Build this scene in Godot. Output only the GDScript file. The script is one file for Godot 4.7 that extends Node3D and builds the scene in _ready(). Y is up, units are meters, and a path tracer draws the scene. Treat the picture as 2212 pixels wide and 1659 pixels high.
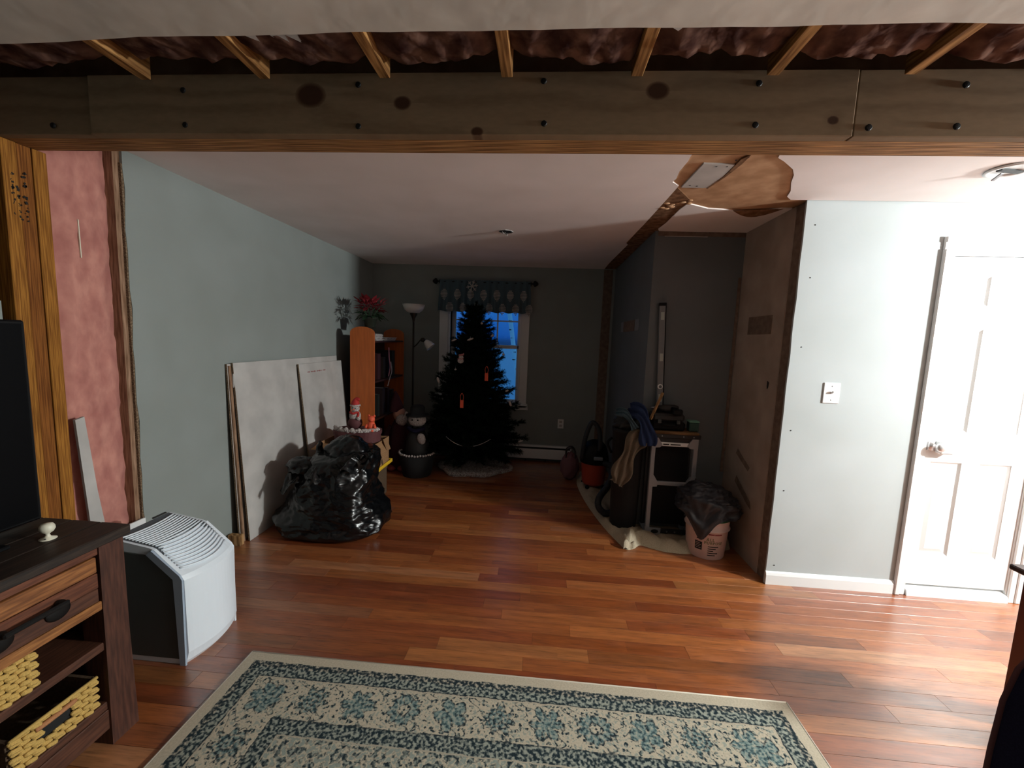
extends Node3D
# A half-demolished room divider: looking under a new beam into a dark dining room at dusk.
const CH := 2.368        # ceiling height
var rng := RandomNumberGenerator.new()
var used := {}
var uvf = null
var nz := FastNoiseLite.new()
var M := {}

# ------------------------------------------------------------------ helpers
func S(smooth := false) -> SurfaceTool:
	var s := SurfaceTool.new()
	s.begin(Mesh.PRIMITIVE_TRIANGLES)
	s.set_smooth_group(0 if smooth else -1)
	return s

func V(x: float, y: float, z: float) -> Vector3:
	return Vector3(x, y, z)

func vert(s: SurfaceTool, p: Vector3) -> void:
	if uvf != null:
		s.set_uv(uvf.call(p))
	s.add_vertex(p)

func tri(s: SurfaceTool, a: Vector3, b: Vector3, c: Vector3) -> void:
	vert(s, a); vert(s, b); vert(s, c)

func quad(s: SurfaceTool, a: Vector3, b: Vector3, c: Vector3, d: Vector3) -> void:
	tri(s, a, b, c); tri(s, a, c, d)

# faces of a convex solid: wound clockwise seen from outside
func outq(s: SurfaceTool, p: Array, ctr: Vector3) -> void:
	var n: Vector3 = (p[1] - p[0]).cross(p[2] - p[0])
	var mid := Vector3.ZERO
	for q in p: mid += q
	mid /= p.size()
	if n.dot(mid - ctr) > 0: p.reverse()
	for i in range(1, p.size() - 1): tri(s, p[0], p[i], p[i + 1])

func box(s: SurfaceTool, c: Vector3, size: Vector3, b := 0.0, bs := Basis()) -> void:
	var h := size * 0.5
	b = minf(b, minf(h.x, minf(h.y, h.z)) * 0.9)
	if b <= 0.0:
		for ax in 3:
			for sg in [-1.0, 1.0]:
				var pts := []
				for k in [[-1, -1], [1, -1], [1, 1], [-1, 1]]:
					var v := Vector3.ZERO
					v[ax] = h[ax] * sg
					v[(ax + 1) % 3] = h[(ax + 1) % 3] * k[0]
					v[(ax + 2) % 3] = h[(ax + 2) % 3] * k[1]
					pts.append(c + bs * v)
				outq(s, pts, c)
		return
	var P := {}
	for i in 8:
		var sg := Vector3(1 if i & 1 else -1, 1 if i & 2 else -1, 1 if i & 4 else -1)
		for ax in 3:
			var v := Vector3.ZERO
			for k in 3: v[k] = sg[k] * (h[k] if k == ax else h[k] - b)
			P[i * 3 + ax] = c + bs * v
	for ax in 3:
		var e := 1 << ax
		var f := 1 << ((ax + 1) % 3)
		var g := 1 << ((ax + 2) % 3)
		for sg in [0, e]:
			outq(s, [P[sg * 3 + ax], P[(sg | f) * 3 + ax], P[(sg | f | g) * 3 + ax], P[(sg | g) * 3 + ax]], c)
		var u := (ax + 1) % 3
		var w := (ax + 2) % 3
		for fs in [0, f]:
			for gs in [0, g]:
				var k0: int = fs | gs
				outq(s, [P[k0 * 3 + u], P[(k0 | e) * 3 + u], P[(k0 | e) * 3 + w], P[k0 * 3 + w]], c)
	for i in 8: outq(s, [P[i * 3], P[i * 3 + 1], P[i * 3 + 2]], c)

# box from two corners
func bb(s: SurfaceTool, x0: float, x1: float, y0: float, y1: float, z0: float, z1: float, b := 0.0) -> void:
	box(s, V((x0 + x1) / 2, (y0 + y1) / 2, (z0 + z1) / 2), V(absf(x1 - x0), absf(y1 - y0), absf(z1 - z0)), b)

# a bar between two points
func bar(s: SurfaceTool, a: Vector3, b: Vector3, w: float, h: float, bev := 0.0, up := Vector3.UP) -> void:
	var d := (b - a).normalized()
	var r := up.cross(d)
	if r.length() < 0.01: r = Vector3.RIGHT.cross(d)
	r = r.normalized()
	box(s, (a + b) / 2, V(w, h, a.distance_to(b)), bev, Basis(r, d.cross(r), d))

func gridmesh(s: SurfaceTool, rows: Array, closed := false) -> void:
	for i in rows.size() - 1:
		var n: int = rows[i].size()
		for j in (n if closed else n - 1):
			quad(s, rows[i][j], rows[i][(j + 1) % n], rows[i + 1][(j + 1) % n], rows[i + 1][j])

func lathe(s: SurfaceTool, prof: Array, c: Vector3, n := 24, bs := Basis()) -> void:
	var rows := []
	for p in prof:
		var r := []
		for j in n:
			var a := TAU * j / n
			r.append(c + bs * V(cos(a) * p[0], p[1], sin(a) * p[0]))
		rows.append(r)
	rows.reverse()
	gridmesh(s, rows, true)

func tube(s: SurfaceTool, pts: Array, rad: Variant, n := 10, caps := true) -> void:
	var rows := []
	var side := Vector3.ZERO
	for i in pts.size():
		var d: Vector3 = (pts[mini(i + 1, pts.size() - 1)] - pts[maxi(i - 1, 0)]).normalized()
		if side == Vector3.ZERO:
			side = d.cross(Vector3.UP)
			if side.length() < 0.1: side = d.cross(Vector3.RIGHT)
		side = (side - d * side.dot(d)).normalized()
		var up := d.cross(side)
		var rr: float = rad[i] if rad is Array else rad
		var r := []
		for j in n:
			var a := TAU * j / n
			r.append(pts[i] + (side * cos(a) + up * sin(a)) * rr)
		rows.append(r)
	gridmesh(s, rows, true)
	if caps:
		for e in [[0, 1], [rows.size() - 1, -1]]:
			var r: Array = rows[e[0]]
			for j in range(1, n - 1):
				if e[1] > 0: tri(s, r[0], r[j + 1], r[j])
				else: tri(s, r[0], r[j], r[j + 1])

func curve(pts: Array, per := 6) -> Array:
	var out := []
	for i in pts.size() - 1:
		var p0: Vector3 = pts[maxi(i - 1, 0)]
		var p3: Vector3 = pts[mini(i + 2, pts.size() - 1)]
		for k in per:
			var a: Vector3 = pts[i]
			out.append(a.cubic_interpolate(pts[i + 1], p0, p3, float(k) / per))
	out.append(pts[-1])
	return out

# ball, squashed and turned
func ball(s: SurfaceTool, c: Vector3, r: Vector3, n := 14, bs := Basis(), bump := 0.0, fr := 3.0) -> void:
	var rows := []
	for i in n + 1:
		var t := PI * i / n
		var row := []
		for j in n * 2:
			var a := TAU * j / (n * 2)
			var d := V(sin(t) * cos(a), cos(t), sin(t) * sin(a))
			var k := 1.0
			if bump > 0.0: k += bump * nz.get_noise_3d(d.x * fr * 100 + c.x * 977, d.y * fr * 100, d.z * fr * 100)
			row.append(c + bs * (d * r * k))
		rows.append(row)
	gridmesh(s, rows, true)

# a flat outline given as (u, v), made solid between a0 and a1 along an axis
func prism(s: SurfaceTool, poly: PackedVector2Array, ax: int, a0: float, a1: float) -> void:
	var f := func(p: Vector2, a: float) -> Vector3:
		if ax == 0: return V(a, p.y, p.x)
		if ax == 1: return V(p.x, a, p.y)
		return V(p.x, p.y, a)
	var idx := Geometry2D.triangulate_polygon(poly)
	for i in range(0, idx.size(), 3):
		for a in [a0, a1]:
			var t := [f.call(poly[idx[i]], a), f.call(poly[idx[i + 1]], a), f.call(poly[idx[i + 2]], a)]
			var ctr: Vector3 = t[0]
			ctr[ax] = (a0 + a1) / 2
			outq(s, t, ctr)
	var cw := Geometry2D.is_polygon_clockwise(poly)
	for i in poly.size():
		var p := poly[i]
		var q := poly[(i + 1) % poly.size()]
		if cw == (ax == 2): quad(s, f.call(p, a0), f.call(q, a0), f.call(q, a1), f.call(p, a1))
		else: quad(s, f.call(q, a0), f.call(p, a0), f.call(p, a1), f.call(q, a1))

func numbered(called: String) -> String:
	if not used.has(called):
		used[called] = 0
		return called
	used[called] += 1
	return "%s_%03d" % [called, used[called]]

func tag(o: Node3D, label := "", category := "", group := "", kind := "") -> Node3D:
	if label: o.set_meta("label", label)
	if category: o.set_meta("category", category)
	if group: o.set_meta("group", group)
	if kind: o.set_meta("kind", kind)
	return o

func put(called: String, s: SurfaceTool, m: Material, parent: Node3D = null) -> MeshInstance3D:
	s.generate_normals()
	var o := MeshInstance3D.new()
	s.set_material(m)
	o.mesh = s.commit()
	if parent == null:
		o.name = numbered(called)
		add_child(o)
	else:
		o.name = called
		parent.add_child(o, true)
	return o

func thing(called: String, label: String, category: String, at := Vector3.ZERO, turn := 0.0, group := "") -> Node3D:
	var o := Node3D.new()
	o.name = numbered(called)
	add_child(o)
	o.position = at
	o.rotation.y = turn
	return tag(o, label, category, group)

func place(called: String, kind := "structure") -> Node3D:
	var o := Node3D.new()
	o.name = numbered(called)
	add_child(o)
	return tag(o, "", "", "", kind)

func lin(c: Color) -> Color:
	return c.srgb_to_linear()

# ------------------------------------------------------------------ materials
func noise(seed_: int, freq: float, lo: Color, hi: Color, oct := 4, size := 256, ridged := false) -> NoiseTexture2D:
	var n := FastNoiseLite.new()
	n.seed = seed_
	n.frequency = freq
	n.fractal_octaves = oct
	if ridged: n.fractal_type = FastNoiseLite.FRACTAL_RIDGED
	var t := NoiseTexture2D.new()
	t.width = size; t.height = size
	t.seamless = true
	t.noise = n
	var g := Gradient.new()
	g.set_color(0, lo); g.set_color(1, hi)
	g.set_offset(0, 0.15); g.set_offset(1, 0.85)
	t.color_ramp = g
	return t

func mat(c: Color, rough := 0.6, metal := 0.0, spec := 0.5) -> StandardMaterial3D:
	var m := StandardMaterial3D.new()
	m.albedo_color = c
	m.roughness = rough
	m.metallic = metal
	m.metallic_specular = spec
	return m

func skin(m: StandardMaterial3D, t: Texture2D, sc: Vector3, bump: Texture2D = null, cm := 0.0) -> StandardMaterial3D:
	m.albedo_texture = t
	m.uv1_triplanar = true
	m.uv1_scale = sc
	if bump:
		m.heightmap_enabled = true
		m.heightmap_texture = bump
		m.heightmap_scale = cm
	return m

func img_tex(w: int, h: int, f: Callable) -> ImageTexture:
	var b := PackedByteArray()
	b.resize(w * h * 3)
	var k := 0
	for y in h:
		for x in w:
			var c: Color = f.call(x, y)
			b[k] = int(clampf(c.r, 0, 1) * 255); b[k + 1] = int(clampf(c.g, 0, 1) * 255); b[k + 2] = int(clampf(c.b, 0, 1) * 255)
			k += 3
	return ImageTexture.create_from_image(Image.create_from_data(w, h, false, Image.FORMAT_RGB8, b))

func C(r: int, g: int, b: int) -> Color:
	return Color(r / 255.0, g / 255.0, b / 255.0)

func make_materials() -> void:
	var soft := noise(3, 0.012, Color(.9, .9, .9), Color.WHITE, 4)
	var soft2 := noise(4, 0.010, Color(.965, .965, .96), Color.WHITE, 3)
	var grain := noise(7, 0.02, Color(.55, .5, .45), Color.WHITE, 5)
	var grain2 := noise(17, 0.03, Color(.4, .36, .32), Color.WHITE, 5)
	var grain3 := noise(18, 0.03, Color(.66, .60, .54), Color.WHITE, 5)
	var fine := noise(23, 0.09, Color(.82, .82, .82), Color.WHITE, 3)
	var rough_b := noise(29, 0.05, Color.BLACK, Color.WHITE, 4)
	var fluff := noise(31, 0.03, Color(.62, .55, .55), Color.WHITE, 5)
	M.grain = grain
	M.wall = skin(mat(C(146, 152, 149), .9, 0, .25), soft2, V(.7, .7, .7), fine, .04)
	M.wall_chase = skin(mat(C(112, 117, 120), .9, 0, .25), soft2, V(.7, .7, .7), fine, .04)  # wall paint darkened here to stand in for the alcove's shade
	M.wall_white = skin(mat(C(186, 193, 195), .8, 0, .3), soft2, V(.5, .5, .5), fine, .04)
	M.wall_unseen_dark = skin(mat(C(70, 70, 74), .9, 0, .2), soft2, V(.7, .7, .7))  # unseen wall behind the camera, darkened to cut bounced light
	M.ceil = skin(mat(C(246, 237, 235), .9, 0, .3), soft2, V(.6, .6, .6), fine, .05)
	M.ceil_near = skin(mat(C(226, 220, 210), .95, 0, .2), soft, V(.8, .8, .8), rough_b, .08)
	M.paper = skin(mat(C(198, 160, 126), .9, 0, .2), noise(41, .02, Color(.88, .85, .82), Color.WHITE, 5), V(1.3, 1.3, 1.3))
	M.paper_dark = skin(mat(C(146, 112, 86), .9, 0, .2), noise(42, .03, Color(.7, .66, .62), Color.WHITE, 5), V(2, 2, 2))
	M.raw = skin(mat(C(178, 162, 150), .9, 0, .2), noise(43, .012, Color(.9, .89, .88), Color.WHITE, 5), V(.9, .9, .9))
	M.raw_dark = skin(mat(C(132, 114, 102), .92, 0, .2), noise(44, .04, Color(.86, .85, .84), Color.WHITE, 4), V(1.5, 1.5, 1.5))
	M.gyp = skin(mat(C(196, 192, 188), .85, 0, .3), soft, V(1, 1, 1))
	M.gyp_edge = skin(mat(C(150, 128, 104), .95), noise(45, .08, Color(.55, .5, .45), Color.WHITE, 3), V(4, 4, 4))
	M.white = mat(C(236, 238, 238), .35)
	M.white_trim = mat(C(232, 234, 234), .4)
	M.black = mat(C(9, 9, 11), .5, 0, .3)
	M.black_matte = mat(C(16, 16, 18), .8)
	M.dark = mat(C(36, 34, 34), .6)
	M.pine_x = skin(mat(C(150, 118, 82), .8, 0, .3), grain, V(.7, 9, 9))
	M.pine_z = skin(mat(C(190, 142, 88), .8, 0, .3), grain, V(9, 9, .7))
	M.pine_y = skin(mat(C(190, 150, 104), .8, 0, .3), grain, V(9, .7, 9))
	M.ply_x = skin(mat(C(224, 172, 116), .75, 0, .3), grain2, V(.4, 22, 30))
	M.lvl_y = skin(mat(C(176, 120, 50), .7, 0, .3), grain3, V(14, .55, 22))
	M.lvl_y2 = skin(mat(C(150, 94, 40), .7, 0, .3), grain3, V(16, .5, 20))
	M.stud = skin(mat(C(172, 138, 112), .85), grain3, V(9, .7, 9))
	M.sheath = skin(mat(C(70, 48, 36), .9), grain, V(3, 3, 3))
	M.pink = skin(mat(C(206, 146, 132), .98, 0, .1), noise(32, .02, Color(.84, .78, .8), Color.WHITE, 5), V(2.2, 1.2, 2.2), noise(33, .02, Color.BLACK, Color.WHITE, 4), .35)
	M.pink.rim_enabled = true
	M.pink.rim = .3
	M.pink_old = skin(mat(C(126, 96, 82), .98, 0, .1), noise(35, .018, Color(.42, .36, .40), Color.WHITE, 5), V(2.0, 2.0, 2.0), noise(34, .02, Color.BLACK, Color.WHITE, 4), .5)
	M.steel = mat(C(150, 152, 156), .35, .9)
	M.grey_metal = mat(C(146, 148, 152), .45, .3)
	M.iron = mat(C(20, 18, 18), .55, .5)
	M.nickel = mat(C(222, 222, 224), .3, .5)
	M.chrome = mat(C(220, 220, 224), .12, 1.0)
	M.trash = mat(C(9, 10, 12), .26, 0, .5)
	M.trash.heightmap_enabled = true
	M.trash.heightmap_texture = noise(51, .012, Color.BLACK, Color.WHITE, 2, 256, true)
	M.trash.heightmap_scale = .5
	M.trash.uv1_triplanar = true
	M.trash.uv1_scale = V(1.6, 2.6, 1.6)
	M.card = skin(mat(C(168, 128, 92), .9, 0, .2), fine, V(3, 3, 3))
	M.card_dark = skin(mat(C(96, 78, 62), .9, 0, .2), fine, V(3, 3, 3))
	M.yellow = mat(C(226, 182, 44), .5)
	M.maroon = mat(C(88, 46, 48), .8)
	M.red = mat(C(170, 38, 34), .75)
	M.red_cloth = skin(mat(C(64, 20, 30), .95), fine, V(8, 8, 8))
	M.plush = skin(mat(C(226, 222, 216), .98, 0, .1), fluff, V(10, 10, 10), rough_b, .4)
	M.fur = skin(mat(C(206, 204, 200), .98, 0, .1), fluff, V(6, 6, 6), rough_b, .8)
	M.orange_wood = skin(mat(C(186, 96, 40), .45), soft, V(8, .8, 8))
	M.dark_wood = skin(mat(C(70, 34, 20), .5), grain, V(8, .8, 8))
	M.leaf_red = mat(C(126, 22, 32), .7)
	M.leaf_red.backlight_enabled = true
	M.leaf_red.backlight = Color(.2, .03, .03)
	M.leaf_green = mat(C(34, 62, 34), .7)
	M.fir = mat(C(14, 26, 18), .9, 0, .2)
	M.bark = mat(C(52, 38, 28), .9)
	M.glass = mat(Color(.9, .95, 1, .06), .02)
	M.glass.transparency = BaseMaterial3D.TRANSPARENCY_ALPHA
	M.frost = mat(C(226, 224, 220), .3)
	M.brass = mat(C(60, 52, 44), .4, .6)
	M.plastic = mat(C(228, 236, 244), .38)
	M.plastic_grey = mat(C(118, 126, 134), .5)
	M.plastic_blue = mat(C(158, 172, 188), .5)
	M.slat_gap_shade = mat(C(84, 90, 96), .6)
	M.plastic_dark = mat(C(64, 66, 64), .6)
	M.slat = mat(C(230, 238, 246), .4)
	M.patch = mat(C(132, 136, 138), .9)
	M.rustic = []
	for c in [C(92, 54, 36), C(158, 102, 54), C(116, 66, 42), C(80, 50, 38), C(168, 112, 60)]:
		M.rustic.append(skin(mat(c, .6), grain3, V(10, 10, .9)))
	M.rustic_y = skin(mat(C(84, 48, 34), .6), grain3, V(10, .9, 10))
	M.rustic_top = skin(mat(C(56, 42, 32), .55), grain2, V(9, 9, .8))
	M.seagrass = skin(mat(C(214, 176, 98), .85), fine, V(12, 12, 12))
	M.seagrass_top = skin(mat(C(188, 128, 84), .85), fine, V(12, 12, 12))
	M.tv = mat(C(5, 5, 7), .5, 0, .2)
	M.linen = skin(mat(C(190, 176, 152), .95, 0, .1), fine, V(6, 6, 6), rough_b, .15)
	M.linen_dark = skin(mat(C(122, 106, 90), .95, 0, .1), fine, V(6, 6, 6))
	M.denim = skin(mat(C(54, 66, 100), .95, 0, .1), fine, V(10, 10, 10))
	M.hose = mat(C(34, 36, 40), .6)
	M.vac_red = mat(C(170, 66, 46), .5)
	M.bucket = mat(C(230, 200, 192), .5)
	M.bucket.subsurf_scatter_enabled = true
	M.bucket.subsurf_scatter_strength = .1
	M.green_lid = mat(C(34, 92, 52), .5)
	M.bag_grey = mat(C(46, 46, 52), .5)
	M.tag_orange = mat(C(226, 92, 60), .6)
	M.silver = mat(C(200, 200, 200), .25, .9)
	M.snow = mat(C(150, 158, 176), .9)
	M.birch = mat(C(236, 236, 236), .9)
	M.birch_dark = mat(C(50, 50, 52), .9)
	M.siding = mat(C(120, 124, 128), .9)
	M.ink = mat(C(34, 30, 26), .9)
	M.ink_red = mat(C(140, 50, 46), .8)
	M.ink_green = mat(C(122, 118, 78), .8)
	M.teal = skin(mat(C(94, 114, 124), .95, 0, .1), fine, V(8, 8, 8))
	M.cone = mat(C(176, 172, 168), .95, 0, .1)
	M.cherry = mat(C(96, 40, 26), .4)
	M.navy = skin(mat(C(40, 38, 58), .9, 0, .1), fine, V(10, 10, 10))
	M.golden = mat(C(150, 96, 36), .6)
	M.cream = mat(C(226, 220, 200), .4)

# ------------------------------------------------------------------ the setting
func light_and_camera() -> void:
	var cam := Camera3D.new()
	cam.name = "camera"
	cam.position = V(0, 1.5, 0)
	cam.basis = Basis.from_euler(V(-0.1093, 0.07, 0.0381))
	cam.fov = 86.82
	cam.near = 0.05
	cam.far = 200
	cam.current = true
	add_child(cam)
	var we := WorldEnvironment.new()
	we.name = "world_environment"
	var e := Environment.new()
	e.tonemap_mode = Environment.TONE_MAPPER_LINEAR
	e.tonemap_exposure = 1.0
	e.background_mode = Environment.BG_SKY
	var sm := ProceduralSkyMaterial.new()          # overcast dusk: deep blue, brighter overhead
	sm.sky_top_color = Color(.34, .72, 1.0)
	sm.sky_horizon_color = Color(.02, .32, .70)
	sm.sky_curve = .25
	sm.ground_bottom_color = Color(.02, .14, .3)
	sm.ground_horizon_color = Color(.02, .2, .42)
	sm.sun_angle_max = 0.0
	sm.sky_energy_multiplier = .95
	var sky := Sky.new()
	sky.sky_material = sm
	e.sky = sky
	e.sdfgi_enabled = true
	e.ssao_enabled = true
	e.ssil_enabled = true
	we.environment = e
	add_child(we)

# the one lamp that is on: a globe hanging from the ceiling, to the right of the frame
func ceiling_lamp() -> void:
	var L := OmniLight3D.new()
	L.name = "ceiling_lamp_light"
	L.position = V(3.9, 2.06, -1.33)
	L.light_energy = 14.0
	L.light_color = Color(.965, .99, .985)
	L.light_size = .11
	L.omni_range = 30
	L.omni_attenuation = 2.0
	L.shadow_enabled = true
	add_child(L)
	var o := thing("ceiling_lamp", "lit white glass globe lamp hanging from the ceiling to the right", "lamp", V(3.9, 2.06, -1.33))
	var gm := mat(C(255, 250, 240), .3)
	gm.emission_enabled = true
	gm.emission = Color(1, .98, .94)
	gm.emission_energy_multiplier = 3.0
	var s := S(true)
	ball(s, Vector3.ZERO, V(.12, .11, .12), 14)
	put("bulb_globe", s, gm, o)
	s = S()
	lathe(s, [[0.0, .308], [.075, .308], [.07, .28], [.012, .26], [.012, .13], [.04, .125], [.04, .10], [.0, .10]], Vector3.ZERO, 20)
	put("canopy", s, M.steel, o)

func wall_panel(called: String, parent: Node3D, m: Material, x0: float, x1: float, y0: float, y1: float, z0: float, z1: float) -> void:
	var s := S()
	bb(s, x0, x1, y0, y1, z0, z1)
	put(called, s, m, parent)

func walls() -> void:
	var w := place("wall_left")
	wall_panel("sheathing", w, M.sheath, -2.36, -2.27, -.1, 2.75, -5.1, 3.1)
	# drywall, its cut edge a little ragged
	var s := S()
	var poly := PackedVector2Array([Vector2(-5.02, 0), Vector2(-5.02, 2.372)])
	for i in 25:
		poly.append(Vector2(-1.982 + .004 * sin(i * 2.1) + .003 * sin(i * 5.3), 2.372 * (1 - i / 24.0)))
	prism(s, poly, 0, -2.145, -2.13)
	put("drywall", s, M.wall, w)
	s = S()
	prism(s, PackedVector2Array([Vector2(-1.986, .0), Vector2(-1.972, .0), Vector2(-1.974, 2.3), Vector2(-1.986, 2.3)]), 0, -2.1475, -2.132)
	put("drywall_edge", s, M.gyp_edge, w)
	wall_panel("stud", w, M.stud, -2.27, -2.146, 0, 2.37, -1.985, -1.947)
	wall_panel("stud", w, M.stud, -2.27, -2.146, 0, 2.37, -1.42, -1.38)
	wall_panel("plate", w, M.stud, -2.27, -2.146, 2.345, 2.37, -1.947, -1.66)
	wall_panel("sole_plate", w, M.stud, -2.27, -2.146, 0, .04, -1.947, -1.4)
	wall_panel("drywall_low", w, M.wall, -2.15, -2.13, 0, 1.575, -1.47, 3.0)
	wall_panel("drywall_upper", w, M.wall, -2.15, -2.13, 1.575, 2.375, -1.0, 3.0)
	# pink batt bulging in the open stud bay
	s = S(true)
	var rows := []
	for i in 61:
		var y := 2.35 * i / 60.0
		var row := []
		for j in 17:
			var u := j / 16.0
			var z := lerpf(-1.648, -1.949, u)
			var edge := minf(u, 1 - u) * 4.0
			var x := -2.195 + .042 * minf(1.0, sqrt(maxf(edge, 0.0))) + .012 * nz.get_noise_2d(y * 260, z * 700) + .010 * nz.get_noise_2d(y * 900 + 300, z * 1500)
			x += .012 * exp(-pow((z + 1.70 + .06 * (y - 1.1)) / .012, 2)) * (1.0 if y < 1.6 else .3)
			row.append(V(x, y, z))
		rows.append(row)
	gridmesh(s, rows)
	put("insulation_batt", s, M.pink, w)
	s = S()
	bar(s, V(-2.146, 1.97, -1.776), V(-2.144, 1.80, -1.776), .004, .006)
	put("wood_splinter", s, M.cream, w)

	w = place("wall_back")
	var fz := -5.0
	wall_panel("drywall", w, M.wall, -2.36, -1.14, 0, 2.375, fz - .12, fz)
	wall_panel("drywall", w, M.wall, -.24, .9, 0, 2.375, fz - .12, fz)
	wall_panel("drywall", w, M.wall, -1.14, -.24, 2.09, 2.375, fz - .12, fz)
	wall_panel("drywall", w, M.wall, -1.14, -.24, 0, .70, fz - .12, fz)
	wall_panel("bare_strip", w, M.raw_dark, .695, .80, .01, 2.36, fz - .01, fz + .004)

	# boxed-in chase where the dividing wall stood
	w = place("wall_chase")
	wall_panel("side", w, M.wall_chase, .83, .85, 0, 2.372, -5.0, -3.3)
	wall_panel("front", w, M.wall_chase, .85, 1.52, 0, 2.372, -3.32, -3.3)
	wall_panel("tape_strip", w, M.raw_dark, .8505, 1.499, 2.335, 2.37, -3.301, -3.297)
	wall_panel("tape_edge", w, M.gyp, .90, 1.22, 2.330, 2.335, -3.301, -3.2965)
	for p in [[-4.42, -4.30, M.patch], [-4.29, -3.80, M.raw_dark], [-3.78, -3.62, M.patch]]:
		wall_panel("wall_patch", w, p[2], .826, .832, 1.62, 1.72, p[0], p[1])
	s = S()
	for i in 9:
		box(s, V(1.487 + .004 * sin(i * 3.1), 1.95 - i * .17, -3.297), V(.022, .17, .004))
	put("torn_paper_edge", s, M.raw_dark, w)

	# the white wall with the door
	w = place("wall_right")
	var z0 := -2.583
	s = S()
	poly = PackedVector2Array([Vector2(2.335, 0), Vector2(2.335, 2.10), Vector2(2.94, 2.10), Vector2(2.94, 0), Vector2(5.42, 0), Vector2(5.42, 2.375)])
	poly.append(Vector2(1.508, 2.375))
	for i in 22:
		poly.append(Vector2(1.5 + .0012 * sin(i * 1.7) + .0014 * sin(i * 4.1), 2.37 - 2.37 * i / 21.0))
	prism(s, poly, 2, z0 - .014, z0)
	put("drywall", s, M.wall_white, w)
	wall_panel("core", w, M.raw_dark, 1.512, 2.33, 0, 2.372, z0 - .12, z0 - .014)
	wall_panel("core", w, M.raw_dark, 2.33, 2.95, 2.1, 2.372, z0 - .12, z0 - .014)
	wall_panel("core", w, M.raw_dark, 2.95, 5.42, 0, 2.372, z0 - .12, z0 - .014)
	wall_panel("backing", w, M.raw_dark, 2.2, 3.1, 0, 2.2, z0 - .2, z0 - .121)
	for p in [[1.559, 2.232], [1.565, 1.93], [1.560, 1.52], [1.554, 1.006], [1.554, .621], [1.547, .125]]:
		s = S()
		lathe(s, [[0.0, .001], [.004, .001], [.0045, 0.0]], V(p[0], p[1], z0 + .0005), 8, Basis(V(1, 0, 0), PI / 2))
		put("screw_head", s, M.dark, w)
	# its cut end: bare old paper facing the alcove
	w = place("wall_stub")
	wall_panel("bare_drywall", w, M.raw, 1.503, 1.6, 0, 2.368, -3.3, -2.695)
	wall_panel("dark_strip", w, M.raw_dark, 1.51, 1.6, 0, 2.368, -2.695, -2.598)
	wall_panel("paper_patch", w, M.raw_dark, 1.499, 1.504, 1.6, 1.725, -3.125, -2.82)
	s = S()
	prism(s, PackedVector2Array([Vector2(-3.12, .71), Vector2(-2.93, .63), Vector2(-2.91, .66), Vector2(-3.0, .70), Vector2(-3.10, .75)]), 0, 1.501, 1.504)
	put("scuff", s, M.raw_dark, w)
	s = S()
	prism(s, PackedVector2Array([Vector2(-3.10, .50), Vector2(-3.08, .55), Vector2(-2.86, .43), Vector2(-2.84, .38), Vector2(-2.9, .40)]), 0, 1.501, 1.504)
	put("scuff", s, M.raw_dark, w)
	s = S()
	prism(s, PackedVector2Array([Vector2(-2.80, 1.29), Vector2(-2.78, 1.28), Vector2(-2.785, 1.25), Vector2(-2.795, 1.235), Vector2(-2.80, 1.25)]), 0, 1.500, 1.504)
	put("gouge", s, M.dark, w)

	w = place("wall_side")
	wall_panel("drywall", w, M.wall_white, 5.4, 5.5, -.05, 2.75, -2.7, 3.1)
	w = place("wall_front")
	wall_panel("drywall", w, M.wall_unseen_dark, -2.3, 5.5, -.05, 2.75, 3.0, 3.1)

	# trim
	w = place("baseboard_right")
	s = S()
	var prof := [[0.0, 0.0], [.014, 0.0], [.014, .062], [.011, .07], [.009, .076], [.004, .083], [0.0, .085]]
	poly = PackedVector2Array()
	for p in prof: poly.append(Vector2(z0 + p[0], p[1]))
	prism(s, poly, 0, 1.498, 2.272)
	put("board", s, M.white_trim, w)
	s = S()
	prism(s, poly, 0, 3.0, 5.4)
	put("board", s, M.white_trim, w)

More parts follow.
